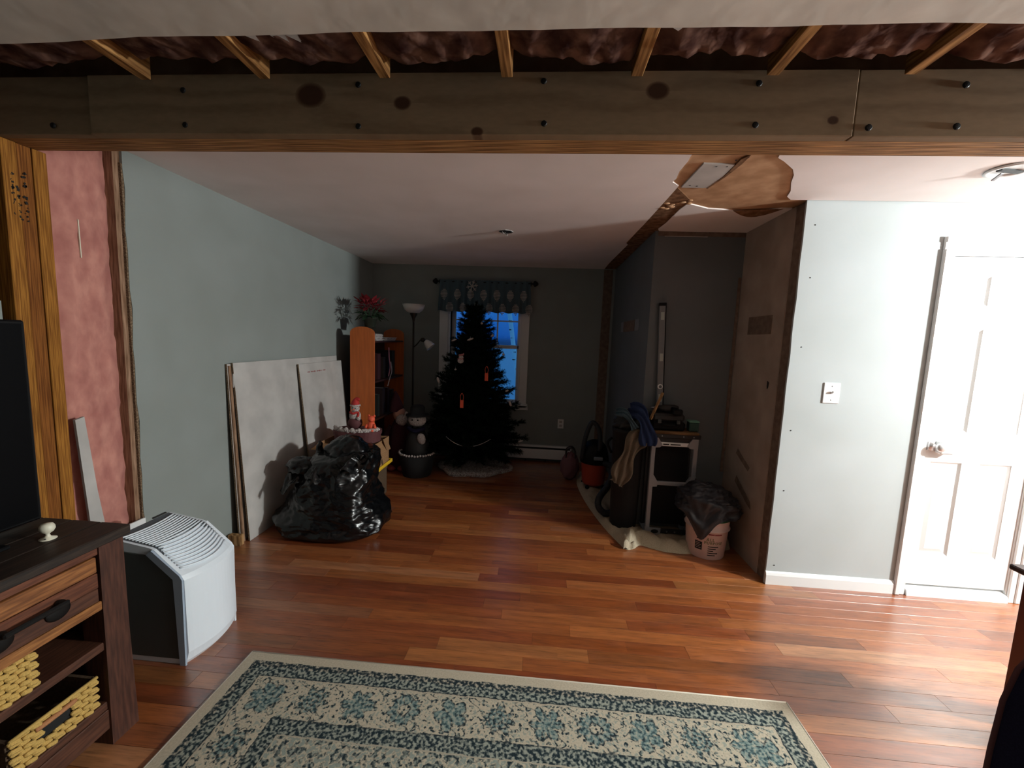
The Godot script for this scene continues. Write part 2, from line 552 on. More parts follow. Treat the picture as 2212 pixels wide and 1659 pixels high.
func door() -> void:
	var z0 := -2.583
	var w := place("door_1")
	var s := S()
	# casing: stepped profile on three sides
	for c in [[2.272, 2.336, 0.0, 2.108], [2.936, 3.0, 0.0, 2.108]]:
		s = S()
		bb(s, c[0], c[1], c[2], c[3], z0, z0 + .014, .003)
		var a: float = c[0] if c[0] < 2.5 else c[1] - .03
		bb(s, a, a + .03, c[2], c[3], z0 + .012, z0 + .022, .004)
		put("casing", s, M.white_trim, w)
	s = S()
	bb(s, 2.272, 3.0, 2.108, 2.178, z0, z0 + .014, .003)
	bb(s, 2.272, 3.0, 2.146, 2.178, z0 + .012, z0 + .022, .004)
	put("casing", s, M.white_trim, w)
	s = S()
	bb(s, 2.33, 2.342, 0, 2.108, z0 - .12, z0 + .002, .002)
	bb(s, 2.93, 2.942, 0, 2.108, z0 - .12, z0 + .002, .002)
	bb(s, 2.33, 2.942, 2.075, 2.11, z0 - .12, z0 + .002, .002)
	put("jamb", s, M.white_trim, w)
	s = S()
	prism(s, PackedVector2Array([Vector2(z0 - .12, 0), Vector2(z0 + .022, 0), Vector2(z0 + .018, .035), Vector2(z0 - .03, .056), Vector2(z0 - .12, .056)]), 0, 2.343, 2.93)
	put("threshold", s, M.white_trim, w)
	# six-panel slab
	s = S()
	var zf := z0 - .006
	var xs := [2.344, 2.385, 2.565, 2.670, 2.850, 2.929]
	xs = [2.344, 2.388, 2.566, 2.668, 2.846, 2.929]
	var ys := [.068, .262, .858, 1.046, 1.660, 1.795, 1.965, 2.072]
	for i in 5:
		for j in 7:
			if (i == 1 or i == 3) and j % 2 == 1: continue
			bb(s, xs[i], xs[i + 1], ys[j], ys[j + 1], zf - .035, zf)
	bb(s, xs[0], xs[5], ys[0], ys[7], zf - .035, zf - .012)
	var slab := put("slab", s, M.white, w)
	for i in [1, 3]:
		for j in [1, 3, 5]:
			s = S()
			var cx: float = (xs[i] + xs[i + 1]) / 2
			var cy: float = (ys[j] + ys[j + 1]) / 2
			var hx: float = (xs[i + 1] - xs[i]) / 2
			var hy: float = (ys[j + 1] - ys[j]) / 2
			var ring := func(k: float, z: float) -> Array:
				return [V(cx - hx + k, cy - hy + k, z), V(cx + hx - k, cy - hy + k, z), V(cx + hx - k, cy + hy - k, z), V(cx - hx + k, cy + hy - k, z)]
			gridmesh(s, [ring.call(0.0, zf - .001), ring.call(.012, zf - .011), ring.call(.02, zf - .011), ring.call(.042, zf - .003)], true)
			var r: Array = ring.call(.042, zf - .003)
			quad(s, r[0], r[1], r[2], r[3])
			put("panel", s, M.white, slab)
	# knob with a white child-proof cover
	var bs := Basis(V(1, 0, 0), PI / 2)
	s = S(true)
	lathe(s, [[0.0, .0], [.032, 0.0], [.03, .008], [.012, .012], [.011, .035], [.024, .045], [.027, .06], [.018, .07], [0.0, .072]], V(2.385, .958, zf), 20, bs)
	put("knob", s, M.nickel, slab)
	s = S()
	bb(s, 2.395, 2.475, .915, .995, zf + .002, zf + .045, .008)
	put("knob_guard", s, M.white, slab)
	s = S()
	bb(s, 2.348, 2.36, .93, .985, zf, zf + .012, .003)
	put("latch", s, M.nickel, slab)
	# light switch
	var o := thing("light_switch", "white toggle light switch plate on the white wall left of the door", "switch", V(1.762, 1.25, z0))
	s = S()
	box(s, V(0, 0, .003), V(.096, .126, .007), .003)
	put("plate", s, M.white, o)
	s = S()
	box(s, V(0, .006, .014), V(.011, .012, .022), .003, Basis(V(1, 0, 0), -.5))
	put("toggle", s, M.white, o)
	for y in [-.042, .042]:
		s = S()
		lathe(s, [[0.0, .002], [.004, .001], [.004, 0.0]], V(0, y, .0065), 8, bs)
		put("screw", s, M.grey_metal, o)

func window() -> void:
	var w := place("window_1")
	var zc := -4.98
	var s := S()
	for r in [[-1.275, -1.165, .66, 2.13], [-.262, -.165, .66, 2.13], [-1.275, -.165, 2.06, 2.14], [-1.30, -.14, .63, .69]]:
		s = S()
		bb(s, r[0], r[1], r[2], r[3], -5.0, zc, .004)
		put("casing", s, M.white_trim, w)
	s = S()
	bb(s, -1.29, -.15, .685, .71, -5.06, -4.95, .006)
	put("sill", s, M.white_trim, w)
	s = S()
	for r in [[-1.165, -1.14, .7, 2.08], [-.285, -.262, .7, 2.08], [-1.165, -.262, 2.05, 2.09]]:
		bb(s, r[0], r[1], r[2], r[3], -5.13, -4.99)
	put("jamb", s, M.white_trim, w)
	# upper sash (outside) with a three by two grid, lower sash nearer
	for q in [[1.385, 2.055, -5.085], [.71, 1.425, -5.05]]:
		s = S()
		var y0: float = q[0]
		var y1: float = q[1]
		var z: float = q[2]
		bb(s, -1.14, -1.085, y0, y1, z - .018, z + .018, .003)
		bb(s, -.31, -.262, y0, y1, z - .018, z + .018, .003)
		bb(s, -1.14, -.262, y0, y0 + .042, z - .018, z + .018, .003)
		bb(s, -1.14, -.262, y1 - .042, y1, z - .018, z + .018, .003)
		var sash := put("sash", s, M.white_trim, w)
		s = S()
		bb(s, -1.09, -.30, y0 + .03, y1 - .03, z - .002, z + .002)
		put("pane", s, M.glass, sash)
		if y0 > 1.0:
			for x in [-.826, -.563]:
				s = S()
				bb(s, x - .009, x + .009, y0 + .04, y1 - .04, z - .006, z + .006)
				put("muntin", s, M.white_trim, sash)
			s = S()
			bb(s, -1.09, -.30, 1.712, 1.73, z - .006, z + .006)
			put("muntin", s, M.white_trim, sash)
	# outside: snow and a leaning birch
	s = S(true)
	var rows := []
	for i in 13:
		var row := []
		for j in 13:
			row.append(V(-60 + j * 10.0, -.5 + .25 * nz.get_noise_2d(i * 60, j * 60) + i * .03, -5.6 - i * 1.2 - i * i * .6))
		rows.append(row)
	gridmesh(s, rows)
	tag(put("snow_ground", s, M.snow), "snowy ground outside the window at dusk", "snow", "", "stuff")
	var o := thing("birch_tree", "pale leaning birch trunk outside the window", "tree", V(-.55, -.5, -11))
	s = S(true)
	tube(s, curve([V(.06, -.1, 0), V(-.05, .8, 0), V(-.2, 1.7, 0), V(-.36, 2.7, 0), V(-.62, 4.2, 0), V(-.9, 6, 0)]), .062, 10)
	put("trunk", s, M.birch, o)
	s = S()
	for i in 15:
		var t := i / 15.0
		var y := .3 + 3.2 * t + rng.randf() * .1
		s = S()
		box(s, V(.06 - .135 * y - .012 * y * y + rng.randf_range(-.03, .03), y, .045), V(rng.randf_range(.04, .09), rng.randf_range(.012, .03), .03))
		put("bark_mark", s, M.birch_dark, o)

const SCAR_R := [[1.03, -1.6], [1.02, -1.988], [1.033, -2.034], [1.081, -2.072], [1.17, -2.157], [1.216, -2.228], [1.258, -2.323], [1.324, -2.44], [1.354, -2.526], [1.402, -2.575]]
const SCAR_L := [[.638, -1.6], [.638, -1.98], [.648, -2.079], [.646, -2.191], [.66, -2.284], [.655, -2.33], [.705, -2.385], [.705, -2.559], [.7, -3.104], [.685, -3.695], [.713, -3.761], [.69, -4.633], [.695, -5.02]]
const SCAR_B := [[1.505, -2.735], [1.438, -2.735], [1.33, -2.79], [1.187, -2.793], [1.099, -2.77], [1.006, -2.756], [.922, -2.707], [.852, -2.667], [.84, -2.783], [.845, -3.095], [.833, -3.242], [.865, -3.32], [1.505, -3.32]]

func poly_of(a: Array) -> PackedVector2Array:
	var p := PackedVector2Array()
	for q in a: p.append(Vector2(q[0], q[1]))
	return p

func ceiling() -> void:
	var c := place("ceiling")
	var s := S()
	prism(s, poly_of(SCAR_L + [[-2.2, -5.02], [-2.2, -1.6]]), 1, CH, CH + .007)
	put("painted_panel", s, M.ceil, c)
	s = S()
	prism(s, poly_of(SCAR_R + [[5.45, -2.575], [5.45, -1.6]]), 1, CH, CH + .007)
	put("painted_panel", s, M.ceil, c)
	s = S()
	prism(s, poly_of(SCAR_B), 1, CH, CH + .007)
	put("painted_panel", s, M.ceil, c)
	s = S()
	bb(s, -2.3, 5.5, CH + .007, 2.66, -5.1, -1.622)
	put("bare_board", s, M.paper, c)
	s = S()
	prism(s, poly_of([[.73, -2.103], [.877, -2.111], [.882, -2.242], [.864, -2.407], [.726, -2.405]]), 1, CH - .001, CH + .008)
	put("filler_patch", s, M.gyp, c)
	s = S()
	for p in [[.80, -2.13], [.85, -2.13], [.86, -2.06], [.90, -2.03], [.76, -2.37], [.80, -2.38]]:
		box(s, V(p[0], CH - .001, p[1]), V(.008, .002, .008))
	put("screw_head", s, M.dark, c)
	s = S()
	prism(s, poly_of([[.878, -2.05], [.9, -2.0], [.905, -2.1], [.896, -2.25], [.87, -2.42], [.862, -2.41], [.886, -2.24]]), 1, CH - .002, CH + .007)
	put("torn_lip", s, M.paper_dark, c)
	# old paper darker along the wall line
	s = S()
	prism(s, poly_of([[.71, -2.42], [.85, -2.62], [.845, -3.24], [.83, -5.0], [.70, -5.0], [.70, -3.1]]), 1, CH + .004, CH + .0075)
	put("old_paper", s, M.paper_dark, c)
	s = S(true)
	for i in 14:
		ball(s, V(rng.randf_range(.72, .86), CH + .003, rng.randf_range(-2.78, -2.6)), V(.02, .006, .014) * rng.randf_range(.5, 1.2), 5)
	put("plaster_crumb", s, M.paper, c)
	# hanging flap of torn paper
	s = S(true)
	var rows := []
	for i in 13:
		var u := i / 12.0
		var a := V(lerpf(1.17, 1.46, u), CH + .003, lerpf(-2.785, -2.735, u))
		var row := []
		for j in 5:
			var v := j / 4.0
			row.append(a + V(0, -.024 * sin(PI * u) * v - .002, -.075 * sin(PI * u) * v * v))
		rows.append(row)
	gridmesh(s, rows)
	put("torn_paper_flap", s, M.paper_dark, c)
	# near ceiling, cut off along a wavy line
	s = S()
	var poly := PackedVector2Array([Vector2(5.5, 3.1), Vector2(-2.3, 3.1)])
	for i in 91:
		var x := -2.3 + 7.8 * i / 90.0
		poly.append(Vector2(x, -1.243 - .03 * smoothstep(-.6, -2.2, x) + .006 * nz.get_noise_1d(x * 300) + .004 * sin(x * 9) + .003 * nz.get_noise_1d(x * 2400)))
	prism(s, poly, 1, CH, CH + .013)
	put("near_drywall", s, M.ceil_near, c)
	s = S()
	bb(s, -2.3, 5.5, 2.66, 2.7, -5.1, 3.1)
	put("deck", s, M.sheath, c)
	var xs := [-1.47, -1.02, -.585, -.16, .272, .705, 1.125, 1.56, 2.0, 2.44, 2.88, 3.3, 3.74, 4.2, 4.65, 5.1]
	for k in xs.size():
		s = S()
		bb(s, xs[k] - .019, xs[k] + .019, CH + .014, 2.62, -1.475, .5, .002)
		put("joist", s, M.pine_z, c)
	for k in xs.size() + 1:
		var x0: float = -2.14 if k == 0 else xs[k - 1] + .021
		var x1: float = 5.42 if k == xs.size() else xs[k] - .021
		s = S(true)
		rows = []
		for i in 29:
			var v := i / 28.0
			var row := []
			for j in 25:
				var u := j / 24.0
				var x := lerpf(x0, x1, u)
				var z := lerpf(-.7, -1.47, v)
				var e := minf(1.0, minf(u, 1 - u) * 7)
				var y := 2.412 - .022 * e + .016 * nz.get_noise_2d(x * 330, z * 420) + .018 * nz.get_noise_2d(x * 1100 + 90, z * 900)
				y += .09 * smoothstep(.90, 1.0, v + .05 * nz.get_noise_1d(x * 300))
				row.append(V(x, y, z))
			rows.append(row)
		gridmesh(s, rows)
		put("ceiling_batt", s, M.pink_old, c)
	# shreds of torn ceiling paper
	for p in [[-.93, .05], [-.84, .09], [-.80, .055], [.33, .03]]:
		s = S()
		var z := -1.255
		tri(s, V(p[0] - .03, CH + .012, z + .01), V(p[0] + .03, CH + .012, z + .01), V(p[0] + .015, CH + .02, z - p[1]))
		tri(s, V(p[0] + .03, CH + .016, z + .01), V(p[0] - .03, CH + .016, z + .01), V(p[0] + .015, CH + .024, z - p[1]))
		put("paper_shred", s, M.gyp, c)

func beam() -> void:
	var o := thing("support_beam", "long rough timber beam of bolted boards spanning the opening under the ceiling", "beam", V(0, 2.2, -1.48))
	# face boards: grain with knots
	var knots := [[.852, .132, .030], [1.184, .106, .017], [2.054, .142, .021], [1.45, .012, .012], [2.62, .05, .01]]
	var n2 := FastNoiseLite.new()
	n2.seed = 5
	n2.frequency = .004
	var tex := img_tex(1280, 96, func(px: int, py: int) -> Color:
		var x := px / 1280.0 * 2.685
		var y := (1.0 - py / 96.0) * .205
		var f := y * 60.0 + 5.0 * n2.get_noise_2d(x * 110, y * 900) + 14.0 * n2.get_noise_2d(x * 60 + 500, y * 160)
		var dark := 0.0
		for k in knots:
			var dx: float = (x - k[0])
			var dy: float = (y - k[1])
			var d: float = sqrt(dx * dx * .55 + dy * dy) / k[2]
			f += 3.2 * signf(dy) * exp(-d * d * .16)
			if d < 1.0: dark = maxf(dark, .8)
			elif d < 1.4: dark = maxf(dark, .8 - (d - 1.0) * 1.6)
		var g := pow(.5 + .5 * sin(f), 1.5)
		var c := Color(.55, .465, .37).lerp(Color(.45, .37, .285), g * .5 + .25 * n2.get_noise_2d(px * 9, py * 30))
		return c.lerp(Color(.22, .13, .09), dark))
	var fm := mat(Color.WHITE, .85, 0, .25)
	fm.albedo_texture = tex
	fm.heightmap_enabled = true
	fm.heightmap_texture = tex
	fm.heightmap_scale = .06
	for r in [[-2.2, -1.712, -.008, .0], [-1.710, .977, 0.0, 0.0], [.980, 5.4, -.003, 0.0]]:
		var x0: float = r[0]
		uvf = func(p: Vector3) -> Vector2: return Vector2((p.x - x0) / 2.685, 1.0 - p.y / .205)
		var s := S()
		bb(s, r[0], r[1], .0, .205, -.038, r[2], .003)
		put("face_board", s, fm, o)
	uvf = null
	for k in 3:
		var s := S()
		bb(s, -2.2, 5.4, -.001 * (k % 2) , .205, -.140 + k * .034, -.107 + k * .034, .0015)
		put("ply", s, M.ply_x, o)
	for p in [[-1.336, .15], [-1.334, .032], [-.683, .165], [-.683, .028], [-.035, .173], [-.028, .038], [.668, .162], [.669, .034], [1.024, .027], [1.29, .031], [1.3, .155], [-1.86, .03]]:
		var s := S()
		lathe(s, [[0.0, .004], [.008, .0035], [.0105, .001], [.0105, -.002]], V(p[0], p[1], 0), 10, Basis(V(1, 0, 0), PI / 2))
		put("bolt_head", s, M.iron, o)
	o = thing("support_post", "golden laminated timber post under the left end of the beam", "post", V(-2.17, 0, -1.57))
	for k in 3:
		var s := S()
		bb(s, -.10, .066 - .004 * (k % 2), 0, 2.198, .028 - k * .05 , .076 - k * .05, .002)
		put("ply", s, M.lvl_y if k != 1 else M.lvl_y2, o)
	# smudged ink stamp near the top
	var st := S()
	for k in 46:
		var y := 2.09 - .19 * rng.randf()
		var z: float = [.006, .026, .044][k % 3] + rng.randf() * .010
		box(st, V(.0663, y, z), V(.001, rng.randf_range(.002, .012), rng.randf_range(.002, .010)), 0, Basis(V(1, 0, 0), rng.randf_range(-.7, .7)))
	tag(put("ink_stamp", st, M.ink, o), "", "", "", "stuff")

# ------------------------------------------------------------------ floor and rug
func in_view(x: float, z: float) -> float:
	# rough pixel size of a strip of floor as the photograph shows it
	if z > -1.1 or absf(x) > 1.35 * -z + .35: return 0.0
	return 1.0 / (z * z + x * x + 2.25)

func floorboards() -> void:
	var f := place("floor")
	var s := S()
	bb(s, -2.4, 5.5, -.08, -.0205, -5.2, 3.2)
	put("subfloor", s, M.sheath, f)
	var n := FastNoiseLite.new()
	n.seed = 9
	n.frequency = .006
	n.fractal_octaves = 5
	var tex := img_tex(1024, 256, func(x: int, y: int) -> Color:
		var g := n.get_noise_2d(x * .55, y * 6.0) * .8 + n.get_noise_2d(x * 2.0 + 900, y * 26.0) * .5
		var pore := maxf(0.0, n.get_noise_2d(x * 1.2 + 300, y * 40.0 + 77) - .25) * 1.2
		var v := clampf(.90 + g * .20 - pore * .5, .3, 1.0)
		return Color(v, v * (.94 + .06 * v), v * (.9 + .1 * v)))
	var fm := mat(Color.WHITE, .3, 0, .6)
	fm.vertex_color_use_as_albedo = true
	fm.albedo_texture = tex
	var rn := noise(61, .03, Color(.28, .28, .28), Color(.48, .48, .48), 4)
	fm.roughness = 1.0
	fm.clearcoat_enabled = true          # varnish
	fm.clearcoat = 1.0
	fm.clearcoat_roughness = .27
	fm.roughness_texture = rn
	fm.roughness_texture_channel = BaseMaterial3D.TEXTURE_CHANNEL_RED
	var tones := [C(168, 95, 50), C(174, 101, 54), C(158, 85, 44), C(188, 117, 66), C(146, 74, 39), C(170, 97, 51), C(182, 108, 59), C(160, 87, 46)]
	var boards := []
	var wd := .0825
	var z := -5.0
	var row := 0
	while z < .6:
		var x := -2.15 - rng.randf() * .8
		while x < 5.42:
			var l := rng.randf_range(.42, 1.35)
			var x0 := maxf(x, -2.14)
			var x1 := minf(x + l, 5.42)
			if x1 - x0 > .04:
				var c: Color = tones[rng.randi() % tones.size()]
				c = c.darkened(rng.randf_range(0, .08))
				if rng.randf() < .09: c = c.lightened(.12)
				if rng.randf() < .06: c = c.darkened(.15)
				boards.append([in_view(clampf(0.0, x0, x1), z) * (x1 - x0), x0, x1, z, lin(c), rng.randf(), rng.randf()])
			x += l
		z += wd
		row += 1
	boards.sort_custom(func(a: Array, b: Array) -> bool: return a[0] > b[0])
	var rest := S()
	for i in boards.size():
		var b: Array = boards[i]
		var st := S() if i < 298 else rest
		st.set_color(b[4])
		var x0: float = b[1]
		var z0: float = b[3]
		var ou: float = b[5]
		var ov: float = b[6]
		uvf = func(p: Vector3) -> Vector2: return Vector2(ou + (p.x - x0) * .62, ov + (p.z - z0) * 2.2)
		bb(st, b[1], b[2] - .0008, -.02, 0.0, b[3] + .0004, b[3] + wd - .0004, .0004)
		if i < 298: put("plank", st, fm, f)
	uvf = null
	tag(put("plank_field", rest, fm, f), "", "", "", "stuff")

func rug() -> void:
	var w := 2.385
	var l := 3.05
	var tw := 1280
	var th := int(tw * l / w)
	var n := FastNoiseLite.new()
	n.seed = 77
	n.frequency = .02
	n.fractal_octaves = 3
	var cream := Color(.76, .72, .64)
	var navy := Color(.12, .17, .20)
	var teal := Color(.36, .50, .52)
	# flower motifs along the main border, every 19 cm
	var blot := func(u: float, v: float, kind: int) -> float:
		# u, v in metres from the flower's centre; returns 0..2 (0 ground, 1 teal, 2 dark outline)
		var r := sqrt(u * u + v * v)
		var a := atan2(v, u)
		var R := .058
		if kind == 0: R = .066 + .006 * sin(a * 12)
		elif kind == 1: R = .046 + .026 * absf(sin(a * 2.5 + .4))
		elif kind == 2: R = .058 + .012 * sin(a * 8)
		else: R = .040 + .034 * absf(cos(a * 3.0))
		if r > R: return 0.0
		if r > R - .007: return 2.0
		if kind == 0 and ((r > .022 and r < .028) or r < .006): return 2.0
		if kind == 0 and r < .022: return .0
		if kind == 2 and fmod(r, .018) < .006: return 2.0
		if absf(sin(a * (5.0 if kind != 1 else 2.5))) < .22 and r > .014: return 2.0
		return 1.0
	var half := (tw + 1) / 2
	var b := PackedByteArray()
	b.resize(tw * th * 3)
	var px := w / tw
	for y in mini(th, 420):
		for x in tw:
			var mx := x * px
			var my := y * px
			var dx := minf(mx, w - mx)
			var d := minf(dx, my)
			var along := mx if my < dx else my
			var wob := n.get_noise_2d(x * 1.3, y * 1.3) * .005
			d += wob
			var fray := n.get_noise_2d(x * 5.0, y * 5.0)
			var fray2 := n.get_noise_2d(x * 9.0 + 700, y * 9.0)
			var k := 0.0       # share of dark
			var t := 0.0       # share of teal
			if d < .047: k = 0.0
			elif d < .075: k = .72 + fray * 1.5
			elif d < .118: k = .40 + fray * 1.9; t = .4
			elif d < .123: k = .9 + fray
			elif d < .130: k = .05
			elif d < .300:
				var q := fmod(along + .06, .190)
				var idx := int((along + .06) / .190)
				var kind: int = [0, 1, 2, 3, 0, 1, 2, 3][idx % 8]
				var v := d - .213
				var f: float = blot.call(q - .095 + wob * 2, v + wob * 2, kind)
				if f > 1.5: k = .62 + fray * 1.6
				elif f > .5: t = .8 + fray * .9; k = maxf(0.0, fray * 1.3)
				else:
					# scrolls and small leaves between
					var sc := absf(sin(along * 33.0 + sin(d * 60.0) * 1.2) * .07 - v * .8)
					if sc < .004: k = .55 + fray
					var g := n.get_noise_2d(x * 3.4 + 50, y * 3.4)
					if g > .26: k = .5 + fray * 1.6; t = .4
					elif g < -.36: t = .4
			elif d < .306: k = .8 + fray
			elif d < .362: k = .5 + fray * 1.9; t = .4
			elif d < .368: k = .1
			else:
				var g := n.get_noise_2d(x * 2.6 + 400, y * 2.6)
				if g > .1: k = .5 + fray * 1.3; t = .4
				elif g < -.25: t = .55
				else: k = maxf(0.0, fray * .8)
			k = clampf(k, 0, 1)
			t = clampf(t, 0, 1)
			var c := cream.lerp(teal, t * .8).lerp(navy, k * .92)
			c = c * (.95 + .07 * fray2)
			var o := (y * tw + x) * 3
			b[o] = int(clampf(c.r, 0, 1) * 255); b[o + 1] = int(clampf(c.g, 0, 1) * 255); b[o + 2] = int(clampf(c.b, 0, 1) * 255)
	# the part behind the camera repeats the field
	for y in range(420, th):
		var src := (300 + (y % 100)) * tw * 3
		for x in range(0, tw * 3): b[y * tw * 3 + x] = b[src + x]
	var tex := ImageTexture.create_from_image(Image.create_from_data(tw, th, false, Image.FORMAT_RGB8, b))
	var m := mat(Color.WHITE, .98, 0, .1)
	m.albedo_texture = tex
	m.heightmap_enabled = true
	m.heightmap_texture = tex
	m.heightmap_scale = .12
	var o := thing("area_rug", "cream area rug with a faded blue floral border on the wood floor", "rug", V(-1.28, 0, -1.655))
	uvf = func(p: Vector3) -> Vector2: return Vector2(p.x / w, p.z / l)
	var s := S()
	bb(s, 0, w, .001, .011, 0, l, .004)
	put("pile", s, m, o)
	uvf = null
	s = S(true)
	tube(s, [V(0, .006, 0), V(w, .006, 0)], .006, 6)
	tube(s, [V(0, .006, 0), V(0, .006, l)], .006, 6)
	tube(s, [V(w, .006, 0), V(w, .006, l)], .006, 6)
	put("binding", s, mat(C(204, 196, 180), .95), o)

# ------------------------------------------------------------------ left side
func tv_console() -> void:
	var o := thing("tv_console", "dark rustic wooden television console with iron pull drawer on the left", "console", V(-1.48, 0, -1.3))
	# local: x 0 is the front plane, z 0 the far end, running towards the camera
	var L := 1.62
	var s := S()
	for k in 4:
		s = S()
		bb(s, -.44 + k * .114, -.44 + k * .114 + .1125, .745, .780, -.012, L, .004)
		put("top_plank", s, M.rustic_top, o)
	for p in [[-.078, .004, .0], [-.078, .004, L - .1], [-.42, -.34, .0], [-.42, -.34, L - .1]]:
		s = S()
		var h := .042
		var c := V((p[0] + p[1]) / 2, 0, p[2] + .05)
		var rows := []
		for q in [[0.0, 1.12], [.05, 1.1], [.4, .98], [.745, .96]]:
			var k: float = h * q[1]
			rows.append([c + V(-k, q[0], -k), c + V(k, q[0], -k), c + V(k, q[0], k), c + V(-k, q[0], k)])
		gridmesh(s, rows, true)
		put("leg", s, M.rustic_y, o)
	s = S()
	bb(s, -.40, -.02, .08, .74, .03, .05)
	put("side_panel", s, M.rustic_y, o)
	s = S()
	bb(s, -.42, -.40, .1, .74, .05, L - .05)
	put("back_panel", s, M.rustic_top, o)
	s = S()
	bb(s, -.022, .0, .715, .745, .09, L - .1, .003)
	put("top_rail", s, M.rustic[2], o)
	s = S()
	bb(s, -.022, .002, .515, .548, .09, L - .1, .003)
	put("drawer_rail", s, M.rustic[4], o)
	for y in [[.360, .390], [.135, .165]]:
		s = S()
		bb(s, -.40, -.004, y[0], y[1], .05, L - .06, .003)
		put("shelf", s, M.rustic[0], o)
	s = S()
	bb(s, -.02, .0, .06, .135, .09, L - .1, .003)
	put("bottom_rail", s, M.rustic[0], o)
	for k in 2:
		var d := Node3D.new()
		d.name = "drawer"
		o.add_child(d, true)
		var z0 := .1 + k * .71
		var q := 0
		for y in [[.552, .600, 0], [.602, .655, 2], [.657, .712, 1]]:
			s = S()
			bb(s, -.018, .004 + .002 * (q % 2), y[0], y[1], z0, z0 + .70, .003)
			put("board", s, M.rustic[(y[2] + k) % 5], d)
			q += 1
		# long iron pull on two plates
		s = S(true)
		for zz in [.12, .26]:
			ball(s, V(.008, .600, z0 + zz), V(.006, .028, .034), 10)
			ball(s, V(.02, .628, z0 + zz), V(.016, .012, .012), 8)
		put("pull_plate", s, M.iron, d)
		s = S()
		bar(s, V(.036, .630, z0 + .11), V(.036, .630, z0 + .27), .012, .016, .004)
		put("pull_bar", s, M.iron, d)

func basket(at: Vector3, wz: float, hy: float, label: String) -> void:
	var o := thing("woven_basket", label, "basket", at, 0, "seagrass baskets in the console")
	var s := S()
	var n := int(wz / .024)
	var m := int(hy / .0135)
	var hz0 := wz * .34
	var hz1 := wz * .70
	for j in m:
		for i in n:
			var z := (i + .5) * wz / n + (.004 if j % 2 else -.004)
			var y := (j + .5) * hy / m
			if z > hz0 and z < hz1 and y > hy * .38 and y < hy * .78: continue
			var puff := .007 if (i + j) % 2 else .001
			box(s, V(puff - .004, y, z), V(.015, hy / m * .95, wz / n * 1.2), .005, Basis(V(1, 0, 0), -.30 if (i + j) % 2 else -.12))
	put("weave", s, M.seagrass, o)
	s = S()
	bb(s, -.30, -.012, .0, .008, 0, wz)
	bb(s, -.30, -.29, 0, hy, 0, wz)
	bb(s, -.30, -.012, 0, hy, -.002, .008)
	bb(s, -.30, -.012, 0, hy, wz - .008, wz + .002)
	put("liner", s, M.card_dark, o)  # coloured dark to stand in for shade inside the basket
	s = S(true)
	tube(s, [V(.001, hy, 0), V(.001, hy, wz)], .006, 8)
	put("rim", s, M.seagrass, o)
	s = S(true)
	tube(s, curve([V(.002, hy * .82, hz0 - .01), V(.008, hy * .84, hz0 + .01), V(.008, hy * .84, hz1 - .01), V(.002, hy * .82, hz1 + .01)], 4), .008, 8)
	put("handle", s, M.seagrass_top, o)
	s = S()
	bb(s, -.012, -.003, hy * .38, hy * .80, hz0, hz1)
	put("handle_hole_shade", s, M.black_matte, o)  # black slab filling the gap, painted-in shade of the hole

func television() -> void:
	var o := thing("television", "black flat television standing on the rustic console at far left", "television", V(-1.77, .78, -1.27))
	var s := S()
	bb(s, -.03, .012, .018, .722, 0, 1.24, .006)
	put("cabinet", s, M.black, o)
	s = S()
	bb(s, .0115, .0135, .030, .71, .012, 1.228)
	put("screen", s, M.tv, o)
	for z in [.18, 1.06]:
		s = S()
		bar(s, V(-.12, .006, z), V(.12, .006, z), .03, .012, .003)
		bar(s, V(0, .0, z), V(0, .05, z), .03, .02, .003)
		put("foot", s, M.black, o)
	s = S()
	bb(s, -.06, -.03, .12, .5, .25, .95, .01)
	put("back_bulge", s, M.black_matte, o)
	o = thing("egg_cup", "small white pedestal cup standing on the console beside the television", "cup", V(-1.615, .78, -1.175))
	o.scale = V(.72, .72, .72)
	s = S(true)
	lathe(s, [[0.0, 0], [.030, 0], [.030, .003], [.012, .010], [.007, .02], [.008, .026], [.021, .036], [.027, .048], [.026, .062], [.020, .072], [0.0, .076]], Vector3.ZERO, 20)
	put("cup", s, M.cream, o)
	s = S(true)
	ball(s, V(.012, .008, .02), V(.004, .003, .004), 6)
	put("chip", s, M.dark, o)

